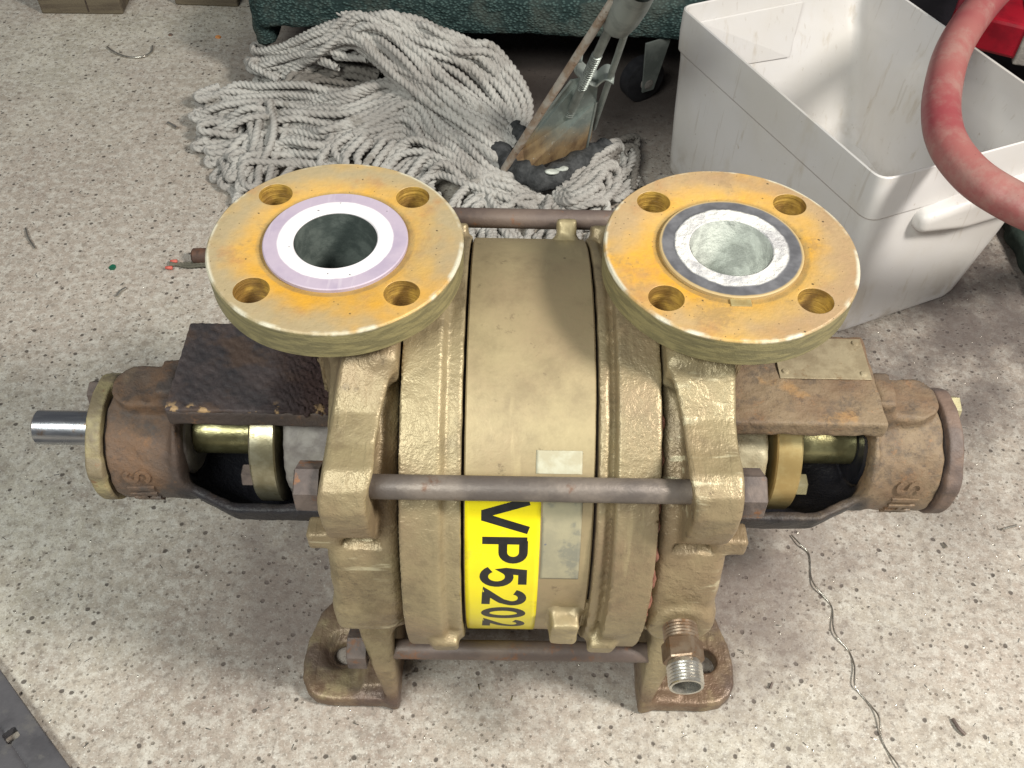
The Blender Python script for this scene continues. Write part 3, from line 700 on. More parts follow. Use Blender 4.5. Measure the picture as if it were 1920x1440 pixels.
sticker('faded_sticker', 7.6, 29.3, 40.5, 12, RD+.2, OLD)
sticker('torn_sticker', 3.4, 28.8, 48.0, 42.2, RD+.2, m_simple('torn_cream_sticker', (.50, .49, .38), (.42, .385, .27), 60, rough=.5), ragged=.7)
for s, b in ((-1, bL), (1, bR)):
    ph = 24 if s > 0 else 22
    for ch, w in (('S', 15), ('I', 7), ('H', 15), ('I', 7)):
        sub('raised_letter', *ribbons(ch, ph, w, 238 if s > 0 else -256, 17, 2.6, 39.9, 2.1, BC), b.data.materials[0], b, smooth=False, angle=None); ph -= w+5

# nameplate on right bracket
npq = part('nameplate', *box(157, 214.5, -1.5, 33, 64.4, 65.3, .3), PLATEN, smooth=False, angle=None)
for a, b in ((161, 4), (161, 29), (210, 3), (210, 29)):
    sub('rivet', *lathe([(65.2, 2.6), (66.2, 1.8), (66.6, 0)], 16, 'Z', (a, b, 0)), PLATEN, npq)
# sealing bead squeezed out of the right-hand seam
pts = []
for i, a in enumerate(np.linspace(58, -26, 70)):
    rr = 127.6+.9*math.sin(i*1.7)+.8*math.sin(i*.71+1)+random.uniform(-.4, .6); pts.append((70.9+.5*math.sin(i*.9)+random.uniform(-.4, .4), -rr*math.cos(R_(a)), rr*math.sin(R_(a))))
rrs = [.9+.7*abs(math.sin(i*.47))*(1 if i > 25 else .3)+random.uniform(0, .35) for i in range(70)]
P = catmull(pts, 240); V, F = tube(P, 1, 8, rr=np.interp(np.linspace(0, 69, 240), range(70), rrs)); part('sealant_bead', V, F, SEAL, angle=None)
# drain nipple
nip = []
y0, yn = -124, -166
for i in range(0, 43):
    a = y0-i*1.0; r = 10.6 if a > -126 else 10.1+(.45 if i % 2 else -.25)
    if 15 <= i <= 30: continue
    nip.append((a, r))
prA = [(a, r) for a, r in nip if a > -139.5]; prB = [(a, r-(.0)) for a, r in nip if a < -154]
V, F = lathe([(-110, 10.5)]+prA+[(-141, 10.6), (-141, 0)], 40, 'Y', (93.6, 0, -18)); npl = part('pipe_nipple', V, [tuple(reversed(f)) for f in F] if False else F, THREAD)
sub('hexagon', *lathe([(-139, 8), (-139.2, 11.6), (-140, 12.3), (-151, 12.3), (-152, 11.6), (-153, 8)], 6, 'Y', (93.6, 0, -18), .26), THREAD, npl, smooth=False, angle=None)
sub('thread', *lathe([(-152, 9.8)]+prB+[(-167, 9.9), (-167, 8.4), (-150, 8.2), (-150, 0)], 40, 'Y', (93.6, 0, -18)), THREADB, npl)

# =================================================================== MOP
mop = empty('string_mop', fl(960, 300, 0))
tag(mop, 'dirty grey cotton string mop with rusty metal clamp heaped behind the pump', 'mop')
org = Vector(fl(960, 300, 0))
def mp_(name, V, F, mat, parent=mop, angle=40, smooth=True):
    V = np.asarray(V, float)-np.array(org) if parent is mop else np.asarray(V, float)-np.array(org)
    return new_mesh(name, V, F, mat, parent, smooth, None, angle)
fuzzV, fuzzF = [], []
def strand(P, r, mat=ROPE, fuzz=True):
    P = np.asarray(P, float)
    if mat is ROPE:                                   # yarn doubles back at its end: looped-end mop
        d = P[-1]-P[-2]; d[2] = 0; d /= np.linalg.norm(d)+1e-9; sd = np.array([-d[1], d[0], 0])*random.choice((-1, 1)); b = random.uniform(5, 9)
        P = np.vstack([P, P[-1]+d*11+sd*b*.3, P[-1]+d*13+sd*b*1.1, P[-1]+d*3+sd*b*1.8, P[-1]-d*random.uniform(25, 45)+sd*b*2+np.array([0, 0, -3.])])
    P = catmull(P, 60); P, L = resample(P, 1.35)
    n = len(P); P = P+np.stack([np.interp(np.arange(n), np.arange(0, n+24, 24), np.random.randn(len(np.arange(0, n+24, 24)))*1.5) for _ in range(3)], 1)
    q = np.arange(0, n+70, 70); P = P+np.stack([catmull(np.stack([np.random.randn(len(q))*a]*3, 1), max(n, 4))[:n, 0] for a in (5., 5., 3.)], 1)*np.minimum(1, np.arange(n)/40.)[:, None]
    P[:, 2] = np.maximum(P[:, 2], r)
    V, F = tube(P, r, 12, lobes=3, depth=.62, pitch=random.uniform(6.2, 7.6), phase=random.random()*6)
    mp_('strand', V, F, mat, angle=None)
    if fuzz:
        for _ in range(int(L*1.6)):
            i = random.randrange(1, n-1); d = np.random.randn(3); d[2] = abs(d[2]); d /= np.linalg.norm(d); t = np.random.randn(3); t /= np.linalg.norm(t)
            b = P[i]+d*r*.75; k = len(fuzzV); w = .11; l = random.uniform(1., 3.6)
            fuzzV.extend([b-t*w, b+t*w, b+(d+t*.8)*l]); fuzzF.append((k, k+1, k+2))
def bundle(GA, GB, n, r=3.9, jit=6., zj=8., mat=ROPE, layers=1):
    GA = np.array([fl(*q) for q in GA]); GB = np.array([fl(*q) for q in GB])
    n = max(5, int(n*.82))
    for i in range(n):
        t = (i+.5)/n+random.uniform(-.45, .45)/n; la = random.random()
        P = GA*(1-t)+GB*t
        P = P+np.random.randn(*P.shape)*np.array([jit, jit, zj])*np.linspace(.25, 1, len(P))[:, None]
        if layers > 1: P[:, 2] -= 0
        strand(P, r*random.uniform(.9, 1.1), mat)
# guides are (px, py, height mm)
bundle([(975, 262, 30), (925, 215, 42), (850, 150, 72), (770, 88, 96), (690, 36, 116), (600, 75, 78), (500, 112, 34)],
       [(940, 300, 28), (880, 250, 36), (800, 195, 54), (720, 125, 72), (650, 75, 82), (575, 115, 46), (505, 150, 12)], 22, jit=4)
bundle([(985, 250, 30), (990, 180, 50), (930, 92, 84), (850, 82, 92), (790, 52, 106), (735, 32, 114), (660, 50, 92)],
       [(960, 265, 28), (935, 215, 40), (880, 150, 62), (820, 100, 84), (760, 70, 94), (690, 60, 92), (560, 120, 36)], 24, jit=4)
bundle([(720, 110, 40), (660, 100, 40), (600, 120, 32), (550, 150, 26), (530, 175, 14), (520, 190, 5)],
       [(700, 180, 30), (660, 170, 30), (610, 165, 26), (570, 185, 18), (555, 200, 10), (545, 210, 4)], 14, jit=4, mat=ROPEB)
bundle([(950, 300, 26), (880, 270, 34), (800, 205, 42), (740, 150, 46), (650, 175, 36), (540, 165, 24), (440, 168, 20), (400, 190, 8)],
       [(970, 325, 22), (900, 300, 28), (820, 250, 34), (730, 205, 38), (640, 230, 30), (550, 235, 22), (470, 250, 16), (400, 268, 6)], 24, jit=4.5)
bundle([(980, 335, 20), (900, 320, 28), (830, 250, 36), (770, 190, 42), (700, 215, 36), (620, 250, 26), (560, 230, 20), (480, 240, 14), (415, 270, 7)],
       [(1000, 355, 16), (920, 345, 22), (840, 300, 28), (770, 255, 32), (690, 280, 26), (600, 300, 20), (520, 300, 14), (460, 340, 8), (455, 368, 5)], 22, jit=4.5)
bundle([(1000, 370, 14), (930, 340, 24), (850, 290, 34), (780, 270, 32), (730, 300, 22), (700, 340, 10)],
       [(1010, 395, 8), (950, 385, 16), (880, 345, 26), (830, 330, 26), (790, 350, 16), (780, 400, 6)], 14, jit=4.5)
bundle([(1000, 375, 12), (940, 350, 18), (890, 330, 22), (900, 390, 14), (930, 430, 6)],
       [(1020, 400, 8), (980, 390, 14), (940, 380, 18), (960, 430, 10), (990, 470, 5)], 10, jit=4)
bundle([(1050, 350, 22), (1090, 330, 28), (1140, 285, 30), (1175, 262, 22), (1185, 300, 10), (1150, 350, 4)],
       [(1040, 370, 18), (1070, 385, 28), (1100, 380, 32), (1120, 370, 28), (1120, 400, 14), (1100, 430, 4)], 20, jit=2.5)
bundle([(1100, 300, 14), (1140, 275, 18), (1180, 262, 12), (1190, 290, 6)], [(1060, 330, 16), (1110, 330, 24), (1170, 300, 18), (1175, 380, 5)], 12, jit=3, mat=ROPEB)
bundle([(1030, 375, 14), (1025, 400, 14), (1000, 430, 8), (980, 470, 4)], [(1050, 385, 14), (1065, 420, 14), (1070, 455, 8), (1075, 490, 4)], 9, jit=3)
bundle([(990, 345, 18), (930, 330, 26), (870, 350, 24), (850, 390, 14), (860, 430, 6)], [(1030, 385, 10), (990, 400, 14), (960, 410, 16), (930, 440, 12), (910, 480, 4)], 14, jit=5)
bundle([(620, 250, 34), (590, 285, 26), (600, 320, 16), (560, 345, 8)], [(760, 270, 38), (730, 310, 28), (720, 340, 18), (690, 370, 8)], 12, jit=6)
bundle([(450, 200, 22), (440, 240, 22), (430, 290, 14), (440, 330, 6)], [(530, 200, 30), (540, 250, 28), (520, 300, 18), (500, 345, 8)], 9, jit=7)
# underlay so that the heap has body
bundle([(960, 290, 10), (860, 240, 12), (760, 170, 14), (660, 140, 12), (560, 150, 8)], [(960, 340, 6), (860, 320, 8), (760, 290, 10), (640, 270, 8), (500, 250, 6)], 24, r=3.6, jit=8, zj=3, mat=ROPEB)
bundle([(980, 250, 12), (940, 165, 40), (860, 110, 60), (760, 75, 74)], [(930, 280, 10), (860, 220, 34), (780, 160, 48), (690, 105, 56)], 16, r=3.6, jit=6, zj=3, mat=ROPEB)
fz = mp_('fuzz', fuzzV, np.array(fuzzF), ROPE, angle=None); fz['kind'] = 'stuff'
# band and clamp
def ribbonmesh(P, width_vec, thick):
    P = np.asarray(P, float); w = np.asarray(width_vec, float); n = len(P); V = []; T = np.gradient(P, axis=0)
    for i in range(n):
        nn = np.cross(T[i], w); nn /= np.linalg.norm(nn)+1e-9
        V += [P[i]-w/2-nn*thick/2, P[i]+w/2-nn*thick/2, P[i]+w/2+nn*thick/2, P[i]-w/2+nn*thick/2]
    F = []
    for i in range(n-1):
        for k in range(4): F.append((i*4+k, i*4+(k+1) % 4, i*4+4+(k+1) % 4, i*4+4+k))
    F += [(0, 3, 2, 1), (n*4-4, n*4-3, n*4-2, n*4-1)]; return V, F
def slab(pts, back, thick=2.):
    """flat plate: polygon pts (3d), extruded by 'back' vector * thick"""
    b = np.asarray(back, float); b /= np.linalg.norm(b); P = [np.asarray(p, float) for p in pts]; n = len(P)
    V = P+[p+b*thick for p in P]; F = [tuple(range(n)), tuple(reversed(range(n, 2*n)))]+[(i, i+n, (i+1) % n+n, (i+1) % n) for i in range(n)]; return V, F
A_ = np.array(fl(930, 268, 26)); B_ = np.array(fl(1135, 288, 26)); mid = np.array(fl(1010, 320, 26))
bd = catmull([fl(925, 262, 20), fl(945, 300, 26), fl(985, 325, 28), fl(1030, 335, 28), fl(1090, 305, 28), fl(1135, 282, 22)], 40)
V, F = tube(bd, 11, 14, rr=14+2*np.sin(np.arange(40)*1.3)); mp_('oily_band', V, F, FELT, angle=None)
bd2 = catmull([fl(925, 255, 26), fl(960, 240, 34), fl(985, 262, 36)], 16)
V, F = tube(bd2, 9, 12, rr=9+2*np.sin(np.arange(16)*2.3)); mp_('oily_band', V, F, FELT, angle=None)
for q in ((1035, 322, 41), (1052, 316, 41)):
    c = np.array(fl(*q)); v = lathe([(-1.5, 0), (-1, 4), (1, 4.2), (2, 2.5), (2.2, 0)], 14, 'Z'); mp_('white_stain', [np.array(p)*np.array([1.9, 1.1, .8])+c for p in v[0]], v[1], LINER_R, angle=None)
# tapered clamp sheet standing up from the band, leaning to the handle
top = np.array(fl(1085, 150, 150)); nrm = np.array([.15, -1., .35])
cl = [fl(1072, 150, 140), fl(1092, 146, 142), fl(1122, 150, 142), fl(1118, 190, 108), fl(1108, 262, 46), fl(1100, 278, 36), fl(1040, 298, 34), fl(985, 322, 34), fl(962, 318, 34), fl(960, 298, 40), fl(980, 280, 46), fl(985, 262, 56)]
ms = mp_('clamp_sheet', *slab(cl, -nrm, 2.2), GALVR, smooth=False, angle=None)
rim = [cl[11], cl[0]]; V, F = tube(np.linspace(cl[11], cl[0], 12), 1.6, 8); mp_('rolled_edge', V, F, GALV, ms, angle=None)
V, F = tube(np.linspace(cl[3], cl[5], 12), 1.6, 8); mp_('rolled_edge', V, F, GALV, ms, angle=None)
HS = fl(1165, 20, 262)
def bar(name, a, b, r, mat, parent=mop, thread=None, n=40, seg=12):
    P = np.linspace(a, b, n*(6 if thread else 1)); L = np.linspace(0, 1, len(P))
    rr = np.full(len(P), float(r))
    if thread:
        lo, hi, k = thread; m = (L > lo) & (L < hi); rr = np.where(m, r+.8*np.sign(np.sin(L*k))*1.0, r)
    P = np.vstack([P[:1], P, P[-1:]]); rr = np.r_[.05, rr, .05]; P[0] -= (P[2]-P[1])*.05; P[-1] += (P[-2]-P[-3])*.05
    V, F = tube(P, r, seg, rr=rr); return mp_(name, V, F, mat, parent, angle=50)
bar('threaded_rod', fl(1142, 55, 228), fl(1072, 205, 100), 4.6, GALV, thread=(.28, .70, 260))
bar('threaded_rod', fl(1079, 190, 108), fl(1066, 216, 90), 4.6, GALV, thread=(0., 1., 40), n=10)
bar('stay_rod', fl(1150, 0, 268), fl(945, 318, 30), 4.1, RUSTROD)
bar('stay_rod', fl(1176, 50, 226), fl(1112, 240, 52), 3.4, GALV)
so = [(1205, -25, 300, 12.5), (1190, 0, 275, 14.5), (1170, 25, 252, 16.5), (1158, 42, 236, 15), (1152, 50, 230, 9), (1151, 52, 229, 1)]
P = catmull([fl(*q[:3]) for q in so], 30); V, F = tube(P, 1, 20, rr=np.interp(np.linspace(0, 5, 30), range(6), [q[3] for q in so])); mp_('handle_socket', V, F, GALV, angle=None)
wv = np.array([2., 15, 9.])
wing = catmull([fl(1092, 101, 168), fl(1084, 103, 164), fl(1080, 118, 156), fl(1090, 132, 148), fl(1105, 143, 142), fl(1118, 148, 140), fl(1128, 140, 146), fl(1138, 136, 150), fl(1152, 143, 148)], 40)
mp_('wing_nut', *ribbonmesh(wing, wv, 2.0), GALV, angle=60)

# =================================================================== CRATE
crate = empty('plastic_crate', (370, 430, 0))
tag(crate, 'open milky white plastic container standing at right behind the pump', 'container')
corg = np.array((370, 430, 0.))
def rounded(poly, rads, n=7):
    out = []; m = len(poly)
    for i in range(m):
        p0, p, p1 = (np.array(poly[j % m], float) for j in (i-1, i, i+1)); a = p0-p; b = p1-p; la, lb = np.linalg.norm(a), np.linalg.norm(b); a /= la; b /= lb
        r = min(rads[i], la*.4, lb*.4)
        for k in range(n):
            t = k/(n-1); q = (1-t)**2*(p+a*r)+2*t*(1-t)*p+t*t*(p+b*r); out.append(q)
    return np.array(out)
def offset(poly, d):
    m = len(poly); out = []
    for i in range(m):
        p0, p, p1 = (np.array(poly[j % m], float) for j in (i-1, i, i+1)); e0 = (p-p0)/np.linalg.norm(p-p0); e1 = (p1-p)/np.linalg.norm(p1-p)
        n0 = np.array([e0[1], -e0[0]]); n1 = np.array([e1[1], -e1[0]]); b = n0+n1; b /= (b@n0)*1.0; out.append(p+b*d)
    return np.array(out)
bot = [(303, 258), (442, 320), (395, 560), (166, 520)]           # A, D, B, C counter-clockwise
topq = [(300, 266), (503, 352), (366, 634), (160, 545)]
def lerpq(t): return np.array(bot)*(1-t)+np.array(topq)*t
def lev(t, off, z, rads=(14, 16, 18, 12)): return [(*q, z) for q in rounded(offset(lerpq(t), off), rads)]
H = 184
def chamf(t, z): # the right-hand side leans out low down and stands straighter above
    q = lerpq(t); return q
levels = [lev(0, -8, 0), lev(.01, -1.5, 2), lev(.03, 0, 8), lev(.45, 0, 75), lev(.70, 0, 130), lev(.80, .0, 138), lev(.82, 1.8, 141), lev(.93, 1.9, 160), lev(.98, 1.4, 178), lev(1, .9, 183), lev(1, -.2, 184), lev(1, -1.5, 183), lev(.98, -1.9, 176), lev(.8, -2.4, 138), lev(.7, -2.8, 130), lev(.45, -2.8, 75), lev(.04, -3., 12), lev(.03, -12, 4)]
V, F = [], []; m = len(levels[0])
for l in levels: V += l
for i in range(len(levels)-1):
    for j in range(m): F.append((i*m+j, i*m+(j+1) % m, (i+1)*m+(j+1) % m, (i+1)*m+j))
F.append(tuple(reversed(range(m)))); F.append(tuple((len(levels)-1)*m+j for j in range(m)))
new_mesh('container_body', np.array(V)-corg, F, CRATE, crate, True, None, 30)
# moulded grip on the short side
def ctp(t, z): # point on short face A-D at fraction t and height z
    q = lerpq(z/184); return q[0]*(1-t)+q[1]*t
ex = np.array(topq[1])-np.array(topq[0]); ex = ex/np.linalg.norm(ex); ny = np.array([ex[1], -ex[0]])
def grip(x, y, z):
    p0 = ctp(.26, 120); a = (x-p0[0])*ex[0]+(y-p0[1])*ex[1]; b = (x-p0[0])*ny[0]+(y-p0[1])*ny[1]; L = 178
    zc = 128-a*.0
    d = sbox(a, b, z, (L/2, 3, 0), (L/2, 13, 14), 6) if False else None
    aa = a-L/2; q = [np.abs(aa)-(L/2-8), np.abs(b-2)-(4+np.clip(a/50, 0, 1)*3-1), np.abs(z-zc)-(2+8*np.clip(a/55, 0, 1))]
    d = np.sqrt(sum(np.maximum(v, 0)**2 for v in q))+np.minimum(np.maximum(np.maximum(q[0], q[1]), q[2]), 0)-8
    d = smax(d, -(a*.8-(z-zc)*.35+4), 5)
    return d
p0 = ctp(.2, 120); V, F = nets(grip, (p0[0]-15, p0[1]-30, 105), (p0[0]+200, p0[1]+115, 150), 2.2)
new_mesh('moulded_grip', np.array(V)-corg, F, CRATE, crate, True, None, 70)
# raised panel moulded inside the far wall
def insp(t, z, off):
    q = offset(lerpq(z/184), off); return np.array([*(q[3]*(1-t)+q[2]*t), z])
pp = [insp(.12, 120, -3.4), insp(.62, 120, -3.4), insp(.66, 176, -3.4), insp(.10, 176, -3.4)]
nv = np.array([ex[0], ex[1], 0.])*0+np.array([-(topq[2][1]-topq[3][1]), topq[2][0]-topq[3][0], 0.]); nv /= np.linalg.norm(nv)
V = np.array([insp(t, z, o) for o in (-2.2, -4.2) for t, z in ((.14, 112), (.60, 112), (.66, 166), (.08, 166))]); F = [(0, 1, 2, 3), (7, 6, 5, 4), (0, 4, 5, 1), (1, 5, 6, 2), (2, 6, 7, 3), (3, 7, 4, 0)]; po = new_mesh('moulded_panel', np.array(V)-corg, F, CRATE, crate, False); bv = po.modifiers.new('b', 'BEVEL'); bv.width = .002; bv.segments = 2

# =================================================================== HOSE
hp = catmull([fl(2120, -190, 175), fl(1990, -110, 205), fl(1880, -30, 222), fl(1800, 70, 222), fl(1768, 165, 218), fl(1770, 250, 214), fl(1812, 318, 212), fl(1880, 368, 212), fl(1975, 410, 206), fl(2080, 430, 160), fl(2180, 440, 60)], 160)
ho = np.array(hp[80]); ob = tubeobj('rubber_hose', hp-ho, 16, HOSE, seg=28); ob.location = Vector(ho)*S
tag(ob, 'faded pinkish red rubber hose curving over the white container', 'hose')

# =================================================================== DOLLY
dl = empty('carpeted_dolly', (-60, 760, 0)); do = np.array((-60, 760, 0.))
tag(dl, 'low wooden dolly with teal carpet wrapped edge on black casters behind the mop', 'dolly')
def dp(name, vf, mat, parent=dl, sm=False, ang=None): return new_mesh(name, np.asarray(vf[0], float)-do, vf[1], mat, parent, sm, None, ang)
def rot2(vf, c, a):
    ca, sa = math.cos(a), math.sin(a); return [((x-c[0])*ca-(y-c[1])*sa+c[0], (x-c[0])*sa+(y-c[1])*ca+c[1], z) for x, y, z in vf[0]], vf[1]
ang = -.02; ctr = (-60, 690)
b_ = dp('board', rot2(box(-300, 330, 672, 1250, 116, 140, 3), ctr, ang), WOODD)
def skirt(x, y, z):
    dx, dy = x-ctr[0], y-ctr[1]; a = dx*math.cos(-ang)-dy*math.sin(-ang)+ctr[0]; b = dx*math.sin(-ang)+dy*math.cos(-ang)+ctr[1]
    return sbox(a, b, z, (10, 664, 108), (320, 11, 24), 8)+wav(x, y, z, 1.1, 60)+wav(x, y, z, .4, 17)
V, F = nets(skirt, (-340, 630, 70), (370, 700, 138), 4.0); dp('carpet_edge', (V, F), CARPET, sm=True, ang=80)
def skirt2(x, y, z):
    dx, dy = x-ctr[0], y-ctr[1]; a = dx*math.cos(-ang)-dy*math.sin(-ang)+ctr[0]; b = dx*math.sin(-ang)+dy*math.cos(-ang)+ctr[1]
    return sbox(a, b, z, (-306, 810, 92), (12, 145, 38), 8)+wav(x, y, z, 1.5, 60)+wav(x, y, z, .4, 17)
V, F = nets(skirt2, (-340, 640, 45), (-270, 980, 140), 4.5); dp('carpet_edge', (V, F), CARPET, sm=True, ang=80)
dp('carpet_edge', rot2(box(318, 332, 676, 1250, 70, 128, 3), ctr, ang), CARPET); dp('carpet_edge', rot2(box(-300, 318, 1240, 1252, 60, 128, 3), ctr, ang), CARPET)  # right and back skirts added out of view to keep the floor below dark
for wx, wy in ((fl(1200, 195, 0)[0], fl(1200, 195, 0)[1]+14), (-240, 900), (240, 1180), (-250, 1180)):
    w = dp('caster', lathe([(-11, 0), (-11, 20), (-8, 27), (8, 27), (11, 20), (11, 0)], 40, 'X', tuple(do+np.array((0, 0, 27.)))), RUBBER, sm=True, ang=40)
    w.location = Vector((wx, wy, 0))*S-Vector(do)*S; w.rotation_euler = (0, 0, -1.05)
    dp('axle_cap', lathe([(11, 0), (11.2, 9), (15, 8), (16, 5), (16, 0)], 20, 'X', tuple(do+np.array((0, 0, 27.)))), GREYC, w, True, 40)
    dp('fork', (slab([do+np.array(q) for q in ((13, -12, 84), (13, 24, 84), (13, 8, 18), (13, -8, 18))], (1, 0, 0), 2.5)), GALV, w)

# dark crate and red box at the upper right, green mat beside the container
def simple_box(name, x0, x1, y0, y1, z0, z1, mat, a, label, cat, ch=3):
    c = np.array(((x0+x1)/2, (y0+y1)/2, z0)); vf = rot2(box(x0, x1, y0, y1, z0, z1, ch), c, a)
    o = new_mesh(name, np.asarray(vf[0])-c, vf[1], mat, None, False, c); tag(o, label, cat); return o
k1 = empty('storage_case', (700, 860, 0)); tag(k1, 'black storage case standing in the dark behind the white container', 'case')
dkm = m_simple('black_case_plastic', (.010, .008, .012), (.018, .014, .02), 20, rough=.6)
for nm, z0, z1, e in (('case_body', 0, 118, 0), ('case_lid', 119, 140, 5)):
    vf = rot2(box(430-e, 960+e, 690-e, 1100+e, z0, z1, 4), (700, 860), -.55); new_mesh(nm, np.asarray(vf[0])-np.array((700, 860, 0)), vf[1], dkm, k1, False)
rb = empty('red_toolbox', fl(1890, 70, 140)); ro = np.array(fl(1890, 70, 140))
tag(rb, 'deep red metal box with grey strap lying beyond the hose', 'toolbox')
vf = rot2(box(ro[0]-62, ro[0]+150, ro[1]-45, ro[1]+90, 140, 178, 4), ro[:2], -.45); new_mesh('box_body', np.asarray(vf[0])-ro, vf[1], REDP, rb, False)
vf = rot2(box(ro[0]+2, ro[0]+42, ro[1]-49, ro[1]+94, 136, 182, 2), ro[:2], -.25); new_mesh('strap', np.asarray(vf[0])-ro, vf[1], GREYC, rb, False)
gm = np.array(fl(1935, 470, 0)); vf = nets(lambda x, y, z: sbox(x, y, z, (gm[0]+70, gm[1]+20, 10), (95, 120, 11), 8)+wav(x, y, z, 1.4, 50), (gm[0]-40, gm[1]-115, -6), (gm[0]+175, gm[1]+150, 28), 3.2)
o = new_mesh('carpet_offcut', vf[0]-gm, vf[1], m_simple('dark_green_carpet', (.018, .03, .024), (.03, .045, .036), 60, rough=.95, bump=1.), None, True, gm, 80); tag(o, 'dark green carpet offcut on the floor right of the white container', 'carpet')

pb0 = np.array(fl(360, 480, 8)); v = lathe([(0, 0), (0, 5.5), (1, 7), (2, 8), (150, 8), (150, 0)], 28); rp = new_mesh('rusty_bar', v[0], v[1], m_simple('rusted_bar_steel', (.13, .06, .035), (.07, .04, .03), 60, rough=.7, bump=1., c3=(.03, .02, .02)), None, True, pb0, 40)
rp.rotation_euler = (0, 0, .06); tag(rp, 'short rusty brown bar on the floor, its end sticking out behind the left flange', 'bar')
# wooden blocks at the top left
def block(px0, px1, py, h, depth, a, label):
    p0, p1 = np.array(fl(px0, py, 0)), np.array(fl(px1, py, 0)); w = np.linalg.norm(p1-p0); c = (p0+p1)/2
    o = empty('wooden_block', c); tag(o, label, 'wood block', 'wooden blocks at the floor edge')
    vf = rot2(box(-w/2, w/2, 0, depth, 0, h, 2.5), (0, 0), a); new_mesh('timber', vf[0], vf[1], WOODB, o, False)
    return o, w
o, w = block(78, 232, 27, 60, 90, 0.02, 'brown wooden block with a split front face, leftmost at the top edge')
vf = box(w*.08, w*.08+1.6, -.6, 4, 4, 55, .3); new_mesh('split', vf[0], vf[1], DARKGAP, o, False)
block(328, 448, 12, 60, 90, -.03, 'darker wooden block without a split, right of the other block at the top edge')

# grey plastic plate in the lower left corner
pa, pb = np.array(fl(-10, 1240, 0)), np.array(fl(140, 1450, 0)); e = (pb-pa)/np.linalg.norm(pb-pa); nn = np.array([e[1], -e[0], 0]); nn = nn if nn[0] < 0 else -nn
mt = empty('plastic_plate', pa); tag(mt, 'dark grey slotted plastic plate lying in the lower left corner', 'plate')
hc = np.array(fl(20, 1378, 9))-pa
def pl(x, y, z):
    a = x*e[0]+y*e[1]; b = x*nn[0]+y*nn[1]
    d = sbox(a, b, z, (60, 102, 4.6), (170, 102, 4.3), 1.2)
    ha, hb = hc[0]*e[0]+hc[1]*e[1], hc[0]*nn[0]+hc[1]*nn[1]
    for i in range(-3, 4):
        for j in range(0, 5):
            d = np.maximum(d, -(np.maximum(np.abs(a-ha-i*46), np.abs(b-hb-j*46))-4.6))
    d = np.maximum(d, -np.maximum(np.abs(b-20)-.8, 7.8-z)); return d
V, F = nets(pl, (-175, -185, -1), (175, 165, 11), 1.8)
new_mesh('slotted_sheet', V, F, MATG, mt, True, None, 50)

# ------------------------------------------------------------------ small litter on the floor
wp = [(1484, 1003), (1500, 1020), (1517, 1040), (1520, 1078), (1528, 1098), (1545, 1118), (1560, 1140), (1562, 1175), (1570, 1195), (1592, 1222), (1602, 1250), (1602, 1282), (1612, 1300), (1634, 1325), (1648, 1345), (1652, 1380), (1662, 1405), (1682, 1432), (1696, 1456)]
P = catmull([fl(x, y, 1.6+1.3*math.sin(i*1.9)) for i, (x, y) in enumerate(wp)], 200); c = P[100].copy()
o = tubeobj('steel_wire', P-c, .62, SHAV, seg=8); o.location = Vector(c)*S; tag(o, 'long thin kinked steel wire lying on the floor right of the pump', 'wire')
def litter(name, pts, r, mat, label, cat, z=1.6):
    P = catmull([fl(x, y, z+(i % 2)*.8) for i, (x, y) in enumerate(pts)], 30); c = P[15].copy(); c[2] = 0
    o = tubeobj(name, P-c, r, mat, seg=8); o.location = Vector(c)*S; tag(o, label, cat); return o
litter('curled_shaving', [(201, 88), (215, 98), (240, 107), (268, 106), (284, 97), (286, 86)], 1.3, SHAV, 'curved metal shaving on the floor below the wooden blocks', 'shaving')
litter('metal_pin', [(315, 230), (332, 240)], 1.8, SHAV, 'small bright metal pin left of the mop', 'pin')
litter('metal_sliver', [(48, 428), (53, 445), (66, 466)], 1.0, SHAV, 'thin bent metal sliver near the left edge, with a dark crumb', 'shaving')
litter('metal_crumb', [(219, 556), (226, 546), (236, 540)], 1.3, SHAV, 'short bright shaving on the floor left of the left flange', 'shaving')
litter('metal_chip', [(1786, 1348), (1798, 1366), (1810, 1378)], 1.3, RODB, 'dark splinter of metal on the floor at lower right', 'shaving')
litter('metal_chip', [(1906, 985), (1880, 992)], 1.0, SHAV, 'bright flake on the floor at the right edge below the right bearing', 'shaving')
litter('metal_chip', [(1768, 1018), (1775, 1026)], 1.2, SHAV, 'tiny bright fleck on the floor below the right bearing cover', 'shaving')
litter('metal_chip', [(1444, 1290), (1448, 1280)], .9, RODB, 'tiny dark hook of metal right of the slotted foot', 'shaving')
cd = empty('string_end', fl(345, 497, 0)); co_ = np.array(fl(345, 497, 0)); tag(cd, 'grimy string with two red crimped ends lying behind the left flange', 'string')
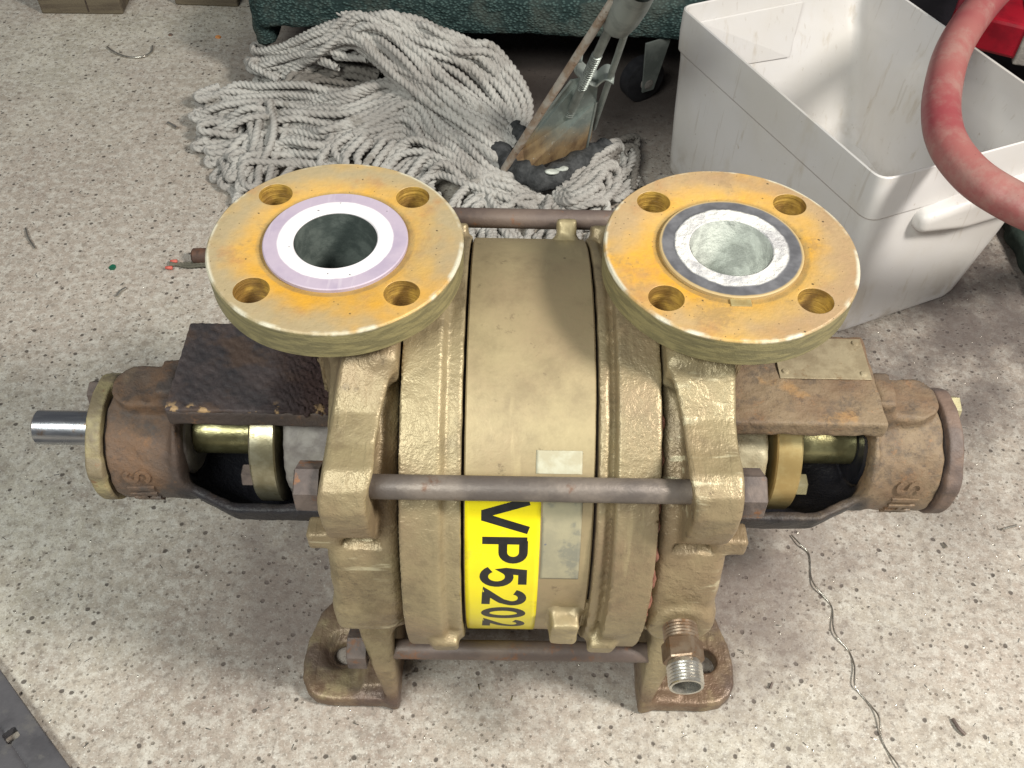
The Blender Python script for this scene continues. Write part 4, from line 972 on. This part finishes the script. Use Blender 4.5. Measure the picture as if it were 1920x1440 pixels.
for k in range(3):
    P = catmull([fl(410, 494+k*3, 3), fl(385, 492+k*3, 4), fl(350, 494+k*3, 3), fl(318, 497-k*2, 2.5)], 60); V, F = tube(P-co_, 1.6, 8, lobes=3, depth=.4, pitch=4); new_mesh('yarn', V, F, STRING, cd)
for q in ((317, 502), (326, 490)):
    c = np.array(fl(*q, 3)); V, F = lathe([(-4, 0), (-3.6, 1.6), (3, 2.1), (4, 0)], 12, 'X'); new_mesh('red_crimp', np.array(V)+c-co_, F, REDC, cd)
def chip(name, px, py, r, mat, label, cat):
    rs = random.Random(px); V = [];
    for zz in (0, r*.5):
        for i in range(7): a = i/7*6.283; q = r*rs.uniform(.6, 1.2); V.append((q*math.cos(a)*(1-.2*(zz > 0)), q*math.sin(a)*(1-.2*(zz > 0)), zz+.05))
    F = [tuple(reversed(range(7))), tuple(range(7, 14))]+[(i, (i+1) % 7, 7+(i+1) % 7, 7+i) for i in range(7)]
    o = new_mesh(name, V, F, mat, None, False, fl(px, py, 0)); tag(o, label, cat)
chip('plastic_chip', 211, 502, 4, GREENC, 'small dark green plastic chip on the floor left of the string', 'chip')
chip('orange_crumb', 409, 70, 4, ORANGE, 'small orange crumb on the floor left of the mop', 'crumb')
chip('brown_crumb', 320, 66, 3.5, RUSTN, 'small brown crumb left of the orange crumb', 'crumb')
# fine swarf and grit scattered over the slab: too many to count
gv, gf = [], []
for _ in range(1500):
    x, y = random.uniform(-700, 600), random.uniform(-200, 850); a = random.random()*6.28; l = random.choice((.5, .7, 1., 2.2)); w = random.uniform(.25, .6); ca, sa = math.cos(a), math.sin(a); k = len(gv); h = random.uniform(.3, .8)
    for u, v, z in ((-l, -w, 0), (l, -w, 0), (l, w, 0), (-l, w, 0), (0, 0, h)): gv.append((x+u*ca-v*sa, y+u*sa+v*ca, z+.02))
    gf += [(k, k+1, k+4), (k+1, k+2, k+4), (k+2, k+3, k+4), (k+3, k, k+4)]
o = new_mesh('metal_grit', gv, np.array(gf), SHAV, None, False); o['kind'] = 'stuff'; tag(o, 'fine bright metal grit scattered over the concrete', 'grit')
